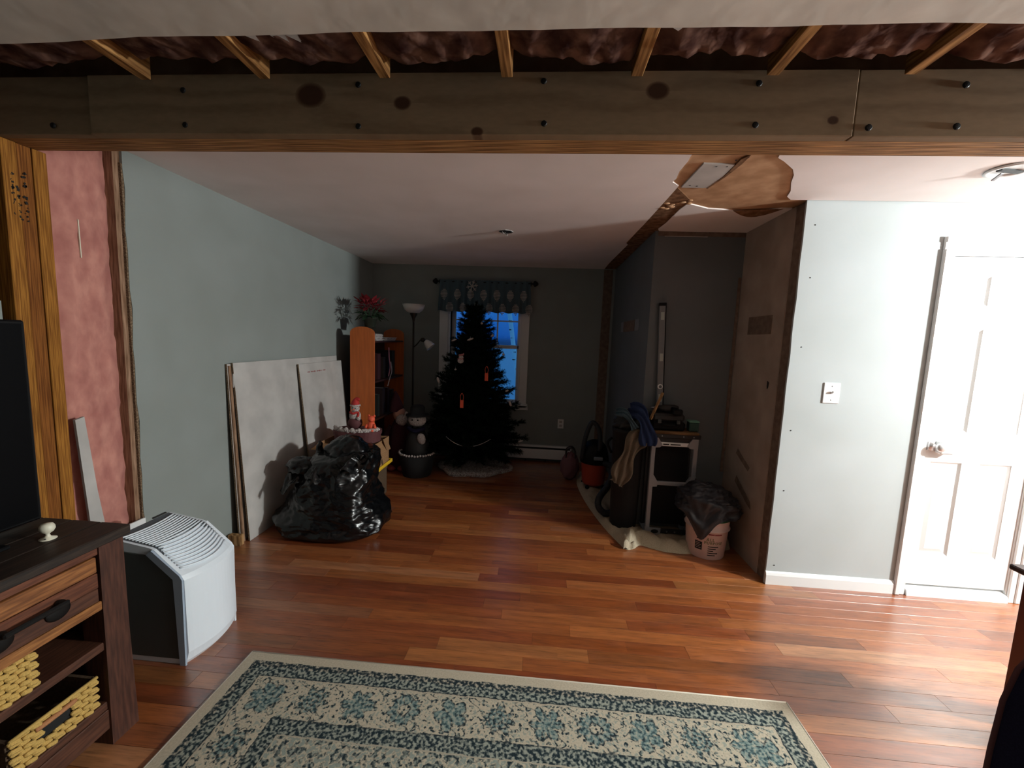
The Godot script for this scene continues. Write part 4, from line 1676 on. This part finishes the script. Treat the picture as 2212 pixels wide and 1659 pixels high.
	tube(s, [V(-.02, 0, 0), V(.028, .012, 0), V(.03, .026, 0)], [.012, .01, .004], 8)
	put("scarf", s, mat(C(180, 110, 110), .8), o)
	var small := [
		[V(-.66, 1.68, -4.44), V(.013, .013, .013), "pale round bauble near the tree top"],
		[V(-.94, 1.49, -4.36), V(.03, .010, .01), "pale bar ornament on the tree's upper left side"],
		[V(-.755, 1.505, -4.30), V(.036, .011, .01), "pale slanted bar ornament below the tree top"],
		[V(-.53, 1.55, -4.36), V(.02, .012, .012), "silver ring-shaped ornament on the tree's upper right side"],
		[V(-1.09, 1.06, -4.30), V(.014, .034, .012), "white icicle ornament on the tree's far left edge"],
		[V(-.40, 1.36, -4.30), V(.014, .012, .01), "small white ornament on the right below the sash rail"],
		[V(-.34, .99, -4.20), V(.02, .010, .01), "small bright ornament low on the tree's right side"],
		[V(-.30, .86, -4.18), V(.012, .03, .01), "dull pink drop ornament low on the tree's right side"],
		[V(-.18, .46, -4.22), V(.026, .010, .012), "pale ornament at the tree's lower right branches"],
		[V(-.88, 1.19, -4.18), V(.012, .010, .01), "tiny white bead ornament under the snowman ornament"],
	]
	for q in small:
		o = thing("small_ornament", q[2], "ornament", q[0], 0, "small pale ornaments on the tree")
		s = S(true)
		o.position.z += .05
		ball(s, V(0, -.02, 0), q[1], 10, Basis(V(0, 0, 1), .35))
		put("body", s, M.plush, o)
		s = S()
		lathe(s, [[.003, -.014], [.003, .006], [0.0, .008]], Vector3.ZERO, 6)
		put("cap", s, M.silver, o)
	o = thing("bead_garland", "thin silver bead garland drooping across the lower branches of the tree", "garland", V(-.72, .42, -4.03))
	s = S(true)
	for i in 46:
		var u := i / 45.0 - .5
		ball(s, V(u * .46, .30 * u * u - .03, -.14 * u * u * 4.0 * .4), V(.005, .005, .005), 5)
	put("beads", s, M.silver, o)

func window_dressing() -> void:
	var o := thing("curtain_rod", "dark curtain rod with pointed finials above the window", "curtain rod", V(-.715, 2.165, -4.93))
	var s := S(true)
	tube(s, [V(-.58, 0, 0), V(.58, 0, 0)], .009, 10)
	put("rod", s, M.iron, o)
	for sg in [-1.0, 1.0]:
		s = S(true)
		lathe(s, [[.009, .0], [.034, .014], [.036, .028], [.022, .05], [.012, .06], [0.0, .066]], V(sg * .575, 0, 0), 14, Basis(V(0, 0, 1), -sg * PI / 2) )
		put("finial", s, M.iron, o)
		s = S()
		bb(s, sg * .55 - .008, sg * .55 + .008, -.02, .02, -.068, .006, .003)
		put("bracket", s, M.iron, o)
	o = thing("window_valance", "gathered teal valance printed with pale pine cones over the window", "valance", V(-.715, 2.165, -4.93))
	s = S(true)
	var rows := []
	for i in 15:
		var v := i / 14.0
		var row := []
		for j in 161:
			var u := j / 160.0
			var x := lerpf(-.545, .545, u) * (1.0 + .04 * v)
			var amp := lerpf(.006, .022, v)
			row.append(V(x, .022 - v * .375 + .006 * sin(u * 47) * v, .012 + amp * sin(u * 74.0 + .8 * sin(u * 21)) + .01 * v))
		rows.append(row)
	gridmesh(s, rows)
	put("cloth", s, M.teal, o)
	for k in 14:
		var r := k % 2
		s = S()
		var cx := -.49 + (k / 2) * .16 + r * .07
		var cy := -.09 - r * .16
		# a printed cone follows the folds: scaly rows
		for i in 8:
			var t := i / 7.0
			var hw := .042 * sin(PI * (.15 + .8 * t))
			var y := cy - t * .12
			var strip := []
			for e in [0, 1]:
				var line := []
				for j in 7:
					var x := cx + lerpf(-hw, hw, j / 6.0)
					var vv := (.022 - y) / .375
					var u := (x / (1.0 + .04 * vv) + .545) / 1.09
					var amp := lerpf(.006, .022, vv)
					line.append(V(x, y - e * .011, .0145 + amp * sin(u * 74.0 + .8 * sin(u * 21)) + .01 * vv))
				strip.append(line)
			gridmesh(s, strip)
		put("printed_cone", s, M.cone, o)
	o = thing("snowflake_ornament", "pale snowflake ornament hanging at the top of the valance", "ornament", V(-.86, 2.11, -4.87))
	s = S()
	for i in 6:
		var a := PI * i / 3 + .2
		bar(s, Vector3.ZERO, V(.07 * cos(a), .07 * sin(a), 0), .012, .006, .002, V(0, 0, 1))
		for sg in [-1, 1]:
			bar(s, V(.04 * cos(a), .04 * sin(a), 0), V(.04 * cos(a) + .025 * cos(a + sg), .04 * sin(a) + .025 * sin(a + sg), 0), .008, .005, .002, V(0, 0, 1))
	put("arms", s, M.cone, o)
	s = S()
	bar(s, V(0, .06, 0), V(0, .075, -.05), .003, .003)
	put("hook", s, M.silver, o)

func heater_and_outlet() -> void:
	var o := thing("baseboard_heater", "long white baseboard heater along the foot of the far wall", "heater", V(0, 0, -5.0))
	var s := S()
	prism(s, PackedVector2Array([Vector2(.06, .035), Vector2(.066, .04), Vector2(.066, .155), Vector2(.06, .16)]), 0, -.58, .42)
	put("front_panel", s, M.white_trim, o)
	s = S()
	bb(s, -.58, .42, .01, .20, .0, .012)
	put("back_plate", s, M.dark, o)
	s = S()
	prism(s, PackedVector2Array([Vector2(0, .2), Vector2(.045, .2), Vector2(.058, .186), Vector2(.058, .182), Vector2(.044, .194), Vector2(0, .194)]), 0, -.58, .42)
	put("top_cover", s, M.white_trim, o)
	s = S(true)
	tube(s, [V(-.57, .09, .035), V(.41, .09, .035)], .012, 10)
	put("pipe", s, M.brass, o)
	for x in [-.58, .405]:
		s = S()
		bb(s, x, x + .015, .008, .2, 0, .068, .003)
		put("end_cap", s, M.white_trim, o)
	s = S()
	for k in 4: bb(s, -.4 + k * .25, -.39 + k * .25, 0, .04, .01, .06)
	put("foot", s, M.dark, o)
	o = thing("wall_outlet", "white electrical outlet plate low on the far wall", "outlet", V(.274, .48, -5.0))
	s = S()
	box(s, V(0, 0, .003), V(.072, .116, .006), .002)
	put("plate", s, M.white, o)
	for y in [-.024, .024]:
		s = S()
		box(s, V(0, y, .0065), V(.034, .028, .003), .002)
		put("socket", s, M.gyp, o)

func ceiling_fittings() -> void:
	var o := thing("junction_box", "open ceiling electrical box with loose wires in the dark room", "electrical box", V(-.334, CH, -3.393))
	var s := S()
	lathe(s, [[.060, -.001], [.060, .0045], [.050, .0045], [.050, -.001]], V(0, -.003, 0), 8)
	put("rim", s, M.gyp, o)
	s = S()
	lathe(s, [[0.0, .0], [.056, .0], [.056, .0015], [0.0, .0015]], V(0, -.003, 0), 8)
	put("opening", s, M.black_matte, o)  # flat black disc painted in for the shaded inside of the box
	for q in [[V(-.01, -.002, -.02), V(.0, -.02, .0), V(.012, -.028, .03), V(.014, -.045, .05)], [V(-.03, -.002, 0), V(-.025, -.018, .02), V(-.014, -.022, .04)]]:
		s = S(true)
		tube(s, curve(q, 5), .0045, 8)
		put("wire", s, M.plush, o)
	o = thing("ceiling_mount", "empty round ceiling light mount with a dark cross bracket near the door", "light mount", V(2.115, CH, -2.132))
	s = S(true)
	lathe(s, [[.082, -.002], [.086, -.008], [.072, -.012], [.064, -.006], [.064, -.002]], Vector3.ZERO, 32)
	put("ring", s, M.white_trim, o)
	s = S()
	lathe(s, [[0.0, -.003], [.064, -.003], [.064, -.001], [0.0, -.001]], Vector3.ZERO, 24)
	put("plate", s, M.white_trim, o)
	s = S()
	bar(s, V(-.058, -.010, .01), V(.058, -.010, -.012), .024, .008, .002)
	put("bracket", s, M.dark, o)
	s = S()
	bar(s, V(-.01, -.010, -.02), V(-.012, -.03, -.06), .016, .006, .002)
	put("wire_stub", s, M.grey_metal, o)

# ------------------------------------------------------------------ the alcove
func drop_cloth() -> void:
	var o := thing("drop_cloth", "crumpled beige canvas drop cloth spread under the tools in the alcove", "drop cloth", Vector3.ZERO)
	var front := curve([V(.50, 0, -4.62), V(.44, 0, -4.30), V(.44, 0, -4.05), V(.47, 0, -3.75), V(.52, 0, -3.45), V(.58, 0, -3.18), V(.64, 0, -2.98), V(.68, 0, -2.885), V(.74, 0, -2.90), V(.80, 0, -2.96), V(.87, 0, -2.93), V(.96, 0, -2.89), V(1.08, 0, -2.88), V(1.18, 0, -2.90), V(1.30, 0, -2.99), V(1.40, 0, -2.97), V(1.47, 0, -3.0)], 8)
	var s := S(true)
	var n := front.size()
	var rows := []
	for i in 19:
		var v := i / 18.0
		var row := []
		for j in n:
			var f: Vector3 = front[j]
			var t := j / float(n - 1)
			var inner := V(.78, 0, -4.3).lerp(V(.80, 0, -3.5), smoothstep(0.0, .35, t)).lerp(V(1.46, 0, -3.26), smoothstep(.45, 1.0, t))
			var p := f.lerp(inner, v)
			var edge := smoothstep(0.0, .14, v)
			var y := .004 + edge * (.016 + .034 * absf(nz.get_noise_2d(p.x * 500, p.z * 500)) + .028 * absf(sin(p.x * 19 + p.z * 8 + 2.0 * nz.get_noise_2d(p.x * 300, p.z * 300))))
			# rumpled corner and a roll along the front
			y += .045 * exp(-pow((t - .50) / .05, 2)) * sin(PI * minf(1.0, v * 2.2)) * (1.0 if v < .46 else 0.0)
			y += .025 * smoothstep(.5, .6, t) * exp(-pow((v - .16) / .1, 2))
			y *= 1.0 - .75 * smoothstep(.3, .7, v)
			p.y = y if i > 0 else .002
			row.append(p)
		rows.append(row)
	gridmesh(s, rows)
	put("canvas", s, M.linen, o)
	# turned-back corner
	s = S(true)
	rows = []
	for i in 9:
		var v := i / 8.0
		var row := []
		for j in 9:
			var u := j / 8.0
			row.append(V(.66 + .09 * u + .02 * v, .008 + .05 * sin(PI * v) * (1.0 - .5 * u) + .012 * sin(u * 9), -2.875 - .07 * v - .02 * u))
		rows.append(row)
	gridmesh(s, rows)
	put("folded_corner", s, M.linen, o)

func work_stand() -> void:
	var o := thing("work_stand", "grey metal folding work stand with two open bays standing in the alcove", "work stand", V(.885, 0, -3.12))
	var W := .315
	var s := S()
	for x in [0.0, W]:
		s = S()
		bb(s, x - .016, x + .016, .03, .80, -.016, .016, .004)
		put("upright", s, M.grey_metal, o)
		s = S()
		bb(s, x - .016, x + .016, .03, .80, -.15, -.125, .004)
		put("back_upright", s, M.dark, o)
		s = S()
		bb(s, x - .022, x + .022, .022, .05, -.16, .03, .004)
		put("foot", s, M.plastic_grey, o)
	for q in [[.735, .765], [.425, .455]]:
		s = S()
		bb(s, .016, W - .016, q[0], q[1], -.01, .012, .003)
		put("crossbar", s, M.grey_metal if q[0] < .5 else M.white_trim, o)
	# gussets at the corners
	for q in [[.016, .80, 1, -1], [W - .016, .80, -1, -1], [.016, .425, 1, 1], [W - .016, .425, -1, 1]]:
		s = S()
		var x: float = q[0]
		var sx: float = q[2]
		if q[3] < 0: prism(s, PackedVector2Array([Vector2(x - .03 * sx, .805), Vector2(x + .012 * sx, .805), Vector2(x + .05 * sx, .745), Vector2(x + .03 * sx, .725), Vector2(x - .03 * sx, .72)]), 2, -.012, .018)
		else: prism(s, PackedVector2Array([Vector2(x - .03 * sx, .41), Vector2(x + .03 * sx, .415), Vector2(x + .035 * sx, .45), Vector2(x + .004 * sx, .50), Vector2(x - .03 * sx, .52)]), 2, -.012, .018)
		put("gusset", s, M.grey_metal, o)
	s = S()
	bb(s, .02, W - .02, .765, .80, -.012, .004)
	put("upper_panel", s, M.dark, o)
	s = S()
	bb(s, -.026, W + .03, .80, .832, -.16, .022, .004)
	var rail := put("top_rail", s, M.dark, o)
	for x in [-.005, .055, .215, .29]:
		s = S()
		lathe(s, [[0.0, .003], [.005, .002], [.006, 0.0]], V(x, .816, .022), 8, Basis(V(1, 0, 0), PI / 2))
		put("rivet", s, M.steel, rail)
	s = S()
	bb(s, -.03, W + .012, .832, .85, -.165, .03, .003)
	put("jaw_board", s, M.pine_x, o)
	s = S()
	for k in [[.07, .115], [.125, .20]]: bb(s, k[0], k[1], .745, .754, .0118, .0128)
	put("label_print", s, M.ink, o)
	# foot plate; a raised black oval stands in for the hole's shade
	s = S()
	var poly := PackedVector2Array([Vector2(-.02, .022), Vector2(.10, .022), Vector2(.10, .085), Vector2(-.02, .085)])
	prism(s, poly, 2, .012, .018)
	put("foot_plate", s, M.grey_metal, o)
	s = S()
	var ov := PackedVector2Array()
	for i in 18: ov.append(Vector2(.055 + .028 * cos(TAU * i / 18), .055 + .016 * sin(TAU * i / 18)))
	prism(s, ov, 2, .017, .0195)
	put("foot_hole_shade", s, M.black_matte, o)
	s = S()
	bb(s, .10, W, .04, .07, -.012, .012, .003)
	put("bottom_rail", s, M.dark, o)
	s = S()
	for x in [.15, .21]: lathe(s, [[0.0, .003], [.006, .002], [.007, 0.0]], V(x, .055, .012), 8, Basis(V(1, 0, 0), PI / 2))
	put("bottom_rivet", s, M.steel, o)
	# dark backing sheet inside
	s = S()
	bb(s, .0, W, .06, .80, -.13, -.124)
	put("back_sheet", s, M.black_matte, o)

	# things lying on it
	o = thing("tool_case", "black plastic tool case lying on top of the grey work stand", "tool case", V(.99, .851, -3.20))
	s = S()
	box(s, V(0, .035, 0), V(.25, .07, .15), .014)
	put("body", s, M.black, o)
	s = S()
	box(s, V(0, .10, 0), V(.24, .058, .145), .016)
	put("lid", s, M.dark, o)
	for x in [-.07, .07]:
		s = S()
		box(s, V(x, .07, .077), V(.028, .03, .01), .003)
		put("latch", s, M.plastic_dark, o)
	s = S(true)
	tube(s, curve([V(-.05, .05, .074), V(-.045, .05, .1), V(.045, .05, .1), V(.05, .05, .074)], 4), .007, 8)
	put("handle", s, M.black, o)
	o = thing("power_drill", "dark cordless drill lying on top of the black tool case", "drill", V(1.0, .982, -3.20))
	s = S(true)
	tube(s, [V(-.09, .03, 0), V(-.03, .03, 0), V(.05, .032, 0), V(.075, .032, 0)], [.018, .03, .03, .022], 14)
	put("motor_housing", s, M.dark, o)
	s = S(true)
	tube(s, [V(.02, .03, .0), V(.035, .03, .06), V(.035, .03, .09)], [.02, .018, .022], 10)
	var grip := put("grip", s, M.black, o)
	s = S(true)
	tube(s, [V(-.13, .03, 0), V(-.09, .03, 0)], [.008, .016], 10)
	put("chuck", s, M.steel, o)
	s = S()
	box(s, V(.035, .022, .112), V(.07, .044, .04), .008)
	put("battery", s, M.black, grip)
	o = thing("pale_green_box", "small pale green box perched at the right end of the work stand", "box", V(1.185, .851, -3.17))
	s = S()
	box(s, V(0, .035, 0), V(.07, .07, .07), .006)
	put("base", s, mat(C(40, 70, 62), .6), o)
	s = S()
	box(s, V(0, .076, 0), V(.078, .012, .076), .004)
	put("lid", s, mat(C(110, 160, 140), .5), o)
	o = thing("spirit_level", "tall grey spirit level standing upright against the alcove wall", "spirit level", V(.955, .985, -3.272))
	o.rotation.z = .045
	s = S()
	bb(s, -.025, .025, .0, .84, -.011, .011, .002)
	put("rail", s, mat(C(120, 122, 124), .5, .4), o)
	s = S()
	bb(s, .019, .0265, .0, .84, -.013, .013, .002)
	put("black_edge", s, M.black, o)
	for y in [0.0, .82]:
		s = S()
		bb(s, -.027, .0275, y - .002, y + .022, -.014, .014, .003)
		put("end_cap", s, M.black, o)
	for y in [.10, .42, .74]:
		s = S()
		bb(s, -.014, .012, y - .03, y + .03, .0105, .0125, .002)
		put("vial_window", s, mat(C(170, 178, 170), .3), o)
	s = S(true)
	lathe(s, [[.012, 0.0], [.02, .002], [.02, .006], [.012, .007]], V(-.004, .19, .0105), 18, Basis(V(1, 0, 0), PI / 2))
	put("round_vial", s, M.white, o)
	o = thing("wood_stake", "short bare wooden stake leaning over the tools on the work stand", "stake", V(.855, .93, -3.14))
	s = S()
	bar(s, V(0, 0, 0), V(.092, .205, -.05), .022, .012, .002)
	put("stick", s, M.pine_y, o)

	# bin at the left of the stand with cloths thrown over it
	o = thing("shop_bin", "tall black bin standing left of the grey work stand", "bin", V(.725, .004, -3.26))
	s = S(true)
	lathe(s, [[0.0, 0.0], [.095, 0.0], [.105, .02], [.125, .80], [.133, .80], [.133, .83], [.12, .83], [.1, .03], [0.0, .03]], Vector3.ZERO, 24)
	put("tub", s, M.black_matte, o)
	s = S(true)
	tube(s, curve([V(-.13, .74, 0), V(-.165, .70, .02), V(-.13, .62, .02)], 5), .010, 8)
	put("handle", s, M.black, o)
	o = thing("bin_clutter", "dark lumpy heap of work gear filling the black bin", "work gear", V(.725, .83, -3.26))
	s = S(true)
	ball(s, V(0, .03, 0), V(.115, .12, .10), 18, Basis(), .4, 2.2)
	put("heap", s, M.dark, o)
	s = S(true)
	tube(s, curve([V(.03, .11, .05), V(.05, .15, .06), V(.075, .12, .06)], 4), .006, 6)
	put("strap", s, M.plush, o)
	# [label, material, points of the centre line, width]
	var cl := [
		["denim_cloth", "faded blue denim cloth draped over the right side of the black bin", M.denim, [V(.70, .99, -3.20), V(.76, .985, -3.12), V(.80, .92, -3.085), V(.825, .82, -3.07), V(.83, .74, -3.06)], .11],
		["grey_rag", "grey rag draped over the left side of the black bin", M.teal, [V(.60, .965, -3.20), V(.65, .975, -3.12), V(.70, .92, -3.10), V(.735, .86, -3.09)], .055],
		["canvas_apron", "beige canvas apron hanging down the front of the black bin", M.linen_dark, [V(.80, .815, -3.10), V(.74, .76, -3.09), V(.70, .66, -3.085), V(.665, .55, -3.09), V(.64, .46, -3.095), V(.62, .42, -3.10)], .13],
	]
	for q in cl:
		o = thing(q[0], q[1], "cloth", Vector3.ZERO)
		s = S(true)
		var pts := curve(q[3], 6)
		var rows := []
		for i in pts.size():
			var a: Vector3 = pts[maxi(i - 1, 0)]
			var b: Vector3 = pts[mini(i + 1, pts.size() - 1)]
			var d := (b - a).normalized()
			var side := d.cross(V(0, .3, 1)).normalized()
			var nn := side.cross(d).normalized()
			var row := []
			for e in 2:
				for j in 15:
					var u := j / 14.0 if e == 0 else 1.0 - j / 14.0
					var c: Vector3 = pts[i]
					row.append(c + side * (u - .5) * q[4] * (1.0 + .25 * sin(i * .4)) + nn * (.012 * sin(u * 16 + i * .35) + .006 * sin(u * 31) - e * .003))
			rows.append(row)
		gridmesh(s, rows, true)
		put("cloth", s, q[2], o)

func shop_vacuum() -> void:
	var o := thing("shop_vacuum", "black and orange-red shop vacuum with a looping hose on the drop cloth", "vacuum", V(.585, .03, -4.10))
	var s := S(true)
	lathe(s, [[0.0, .03], [.105, .035], [.115, .06], [.13, .26], [.135, .28], [0.0, .28]], Vector3.ZERO, 24)
	put("tank", s, M.vac_red, o)
	s = S(true)
	lathe(s, [[.142, .26], [.146, .29], [.135, .36], [.115, .43], [.075, .47], [.03, .49], [0.0, .49]], Vector3.ZERO, 24)
	var motor := put("motor_head", s, M.black, o)
	s = S()
	box(s, V(.02, .33, .14), V(.09, .035, .02), .006)
	put("label_plate", s, M.plastic_grey, motor)
	for a in [.6, 2.2, 3.8, 5.4]:
		s = S(true)
		ball(s, V(.115 * cos(a), .018, .115 * sin(a)), V(.022, .02, .022), 8)
		put("caster", s, M.black, o)
	s = S(true)
	tube(s, curve([V(-.13, .30, .06), V(-.115, .50, .08), V(-.07, .655, .08), V(-.03, .675, .08), V(.02, .60, .09), V(.035, .46, .10), V(.02, .40, .10)], 7), .023, 12)
	put("carry_hose", s, M.hose, o)
	s = S(true)
	var path := curve([V(.08, .28, .10), V(.13, .30, .26), V(.12, .30, .42), V(.05, .22, .58), V(-.035, .15, .69), V(-.045, .085, .73), V(.01, .035, .74), V(.08, .045, .72), V(.13, .11, .68), V(.14, .22, .66), V(.17, .30, .66)], 9)
	tube(s, path, .026, 12)
	# corrugations
	for i in range(0, path.size() - 1, 1):
		var d: Vector3 = (path[i + 1] - path[i]).normalized()
		var r := d.cross(Vector3.UP).normalized()
		lathe(s, [[.024, -.006], [.030, 0.0], [.024, .006]], path[i], 12, Basis(r, d, r.cross(d)))
	put("hose", s, M.hose, o)
	o = thing("pink_tote", "dusky pink cloth tote with dark loop handles beside the shop vacuum", "bag", V(.36, 0, -4.36))
	s = S(true)
	ball(s, V(0, .15, 0), V(.10, .15, .08), 16, Basis(), .2, 2.5)
	put("body", s, mat(C(120, 84, 90), .95), o)
	for z in [-.03, .04]:
		s = S(true)
		tube(s, curve([V(-.045, .25, z), V(-.04, .33, z), V(.01, .36, z), V(.05, .32, z), V(.05, .24, z)], 6), .008, 8)
		put("handle", s, M.dark, o)

func bent_text(parent: Node3D, text: String, h: float, m: Material, r0: float, r1: float, y: float, ang: float, H: float, bold := false) -> void:
	var tm := TextMesh.new()
	var f := SystemFont.new()
	f.font_names = PackedStringArray(["Droid Sans"])
	if bold: f.font_weight = 800
	tm.font = f
	tm.text = text
	tm.font_size = 32
	tm.pixel_size = h / 24.0
	tm.depth = .0
	tm.curve_step = 4.0
	var arr := tm.get_mesh_arrays()
	if arr.is_empty() or arr[0] == null: return
	var v: PackedVector3Array = arr[Mesh.ARRAY_VERTEX]
	var idx: PackedInt32Array = arr[Mesh.ARRAY_INDEX]
	var s := S()
	for i in idx:
		var p := v[i]
		var yy := y + p.y
		var rr := lerpf(r0, r1, yy / H) + .0012
		var a := ang + p.x / rr
		s.add_vertex(V(sin(a) * rr, yy, cos(a) * rr))
	put("lettering", s, m, parent)

func bucket() -> void:
	var o := thing("joint_compound_bucket", "white plastic joint compound bucket with printed label in front of the alcove", "bucket", V(1.262, 0, -2.945), -.36)
	var r0 := .128
	var r1 := .148
	var H := .29
	var s := S(true)
	lathe(s, [[0.0, .006], [r0 - .004, 0.0], [r0, .006], [lerpf(r0, r1, .72), H * .72]], Vector3.ZERO, 40)
	lathe(s, [[lerpf(r0, r1, .72), H * .72], [r1 + .004, H * .735], [r1 + .005, H * .75], [lerpf(r0, r1, .78), H * .765], [r1 - .001, H * .98], [r1 + .003, H]], Vector3.ZERO, 40)
	var pail := put("pail", s, M.bucket, o)
	s = S(true)
	lathe(s, [[r1 + .006, H - .004], [r1 + .008, H + .02], [r1 - .01, H + .024], [0.0, H + .024]], Vector3.ZERO, 40)
	put("lid_band", s, M.green_lid, o)
	s = S(true)
	tube(s, curve([V(-r1 - .004, H * .86, 0), V(-r1 * .8, H * .62, r1 * .75), V(0, H * .5, r1 * 1.05), V(r1 * .8, H * .62, r1 * .75), V(r1 + .004, H * .86, 0)], 8).slice(0, 1) + [V(-r1 - .006, H * .84, 0)], .003, 6)
	put("bail_pivot", s, M.grey_metal, o)
	bent_text(pail, "ALL", .024, M.ink_green, r0, r1, .155, .20, H, true)
	bent_text(pail, "PURPOSE", .022, M.ink_green, r0, r1, .130, .36, H, true)
	# red brand line and small print, too small to read
	var band := func(a0: float, a1: float, y0: float, y1: float, m: Material, called: String) -> void:
		var st := S()
		var rows := []
		for e in [y0, y1]:
			var row := []
			for j in 7:
				var a: float = lerpf(a0, a1, j / 6.0)
				var rr: float = lerpf(r0, r1, e / H) + .0012
				row.append(V(sin(a) * rr, e, cos(a) * rr))
			rows.append(row)
		gridmesh(st, rows)
		put(called, st, m, pail)
	band.call(.08, .36, .190, .199, M.ink_red, "red_print")
	band.call(.38, .74, .189, .198, M.ink_red, "red_print")
	for k in 5: band.call(.10, .62 - .12 * (k % 3), .100 - k * .016, .106 - k * .016, M.ink, "small_print")
	band.call(-.54, -.18, .068, .128, M.ink, "ingredient_block")
	for k in 4: band.call(-.52, -.24 - .05 * (k % 2), .080 + k * .012, .083 + k * .012, M.bucket, "block_line")
	for k in 5: band.call(-.46, -.20 - .07 * (k % 3), .146 + k * .013, .152 + k * .013, M.ink, "small_print")
	# grey bin liner slumped over the lid
	o = thing("bin_liner", "dark grey plastic bin liner slumped over the white bucket", "bag", V(1.26, .30, -2.96))
	var n := FastNoiseLite.new()
	n.seed = 4
	n.frequency = 1.4
	n.fractal_type = FastNoiseLite.FRACTAL_RIDGED
	s = S(true)
	var rows := []
	for i in 41:
		var v := i / 40.0
		var row := []
		for j in 90:
			var a := TAU * j / 90
			var rr := .212 * pow(sin(PI * .5 * minf(1.0, v * 1.1)), .8)
			var p := V(cos(a) * rr, .185 * cos(PI * .5 * v) + .01, sin(a) * rr * .90)
			p.y += .05 * smoothstep(.1, -.2, p.x) * (1.0 - v) - .03 * smoothstep(.0, .2, p.x) 
			p += V(cos(a), .5, sin(a)) * (n.get_noise_3d(p.x * 4, p.y * 5, p.z * 4) - .3) * .045
			# front left corner hangs down over the pail
			if v > .6: p.y -= .16 * (v - .6) / .4 * exp(-pow((a - 2.05) / .38, 2)) - .012
			row.append(p)
		rows.append(row)
	gridmesh(s, rows, true)
	put("plastic", s, M.bag_grey, o)

# ------------------------------------------------------------------ right edge
func right_furniture() -> void:
	var o := thing("side_table", "small dark reddish-brown table with overhanging top at the right edge", "table", V(1.985, 0, -1.70))
	var s := S()
	bb(s, -.042, .27, .645, .668, -.02, .20, .005)
	put("top", s, M.dark_wood, o)
	for p in [[0.0, 0.0], [.17, 0.0], [0.0, .12], [.17, .12]]:
		s = S()
		bb(s, p[0], p[0] + .055, 0, .645, p[1], p[1] + .055, .004)
		put("leg", s, M.cherry, o)
	s = S()
	bb(s, .01, .21, .60, .645, .01, .03, .003)
	bb(s, .01, .03, .60, .645, .03, .15, .003)
	put("apron", s, M.cherry, o)
	o = thing("upholstered_chair", "dark navy upholstered chair back cut off by the lower right corner", "chair", V(.845, 0, -.70))
	# an upright back seen edge on, then seat and legs out of the frame
	var prof := [Vector2(-.02, .46), Vector2(-.004, .60), Vector2(.0, .80), Vector2(.006, .90), Vector2(.022, .965), Vector2(.045, 1.0), Vector2(.09, 1.02), Vector2(.40, 1.03), Vector2(.45, 1.0), Vector2(.47, .9), Vector2(.48, .46)]
	s = S(true)
	var rows := []
	for i in 9:
		var u := i / 8.0
		var e := .97 + .03 * sin(PI * u)
		var row := []
		for p in prof: row.append(V(.23 + (p.x - .23) * e, .46 + (p.y - .46) * e, -.03 + .085 * u))
		rows.append(row)
	gridmesh(s, rows)
	for q in [rows[0], rows[8]]:
		for j in range(1, prof.size() - 1): tri(s, q[0], q[j], q[j + 1])
	put("back", s, M.navy, o)
	s = S(true)
	tube(s, rows[0], .005, 8)
	put("piping", s, M.maroon, o)
	s = S()
	bb(s, -.01, .47, .40, .47, .05, .50, .02)
	put("seat", s, M.navy, o)
	for p in [[.02, -.01], [.44, -.01], [.02, .46], [.44, .46]]:
		s = S()
		bar(s, V(p[0], 0, p[1]), V(p[0], .42, p[1]), .036, .036, .004)
		put("leg", s, M.golden, o)

func _ready() -> void:
	rng.seed = 20
	nz.seed = 8
	nz.frequency = .01
	light_and_camera()
	make_materials()
	ceiling_lamp()
	walls()
	door()
	window()
	ceiling()
	beam()
	floorboards()
	rug()
	tv_console()
	basket(V(-1.492, .391, -1.03), .36, .133, "woven seagrass basket on the console's upper shelf, cut off by the left edge")
	basket(V(-1.492, .166, -1.185), .235, .112, "woven seagrass basket with handle slot on the console's lowest shelf")
	television()
	air_purifier()
	drywall_sheets()
	trash_bag()
	boxes_and_figures()
	bookcase()
	poinsettia()
	floor_lamp()
	plush_toys()
	christmas_tree()
	window_dressing()
	heater_and_outlet()
	ceiling_fittings()
	drop_cloth()
	work_stand()
	shop_vacuum()
	bucket()
	right_furniture()
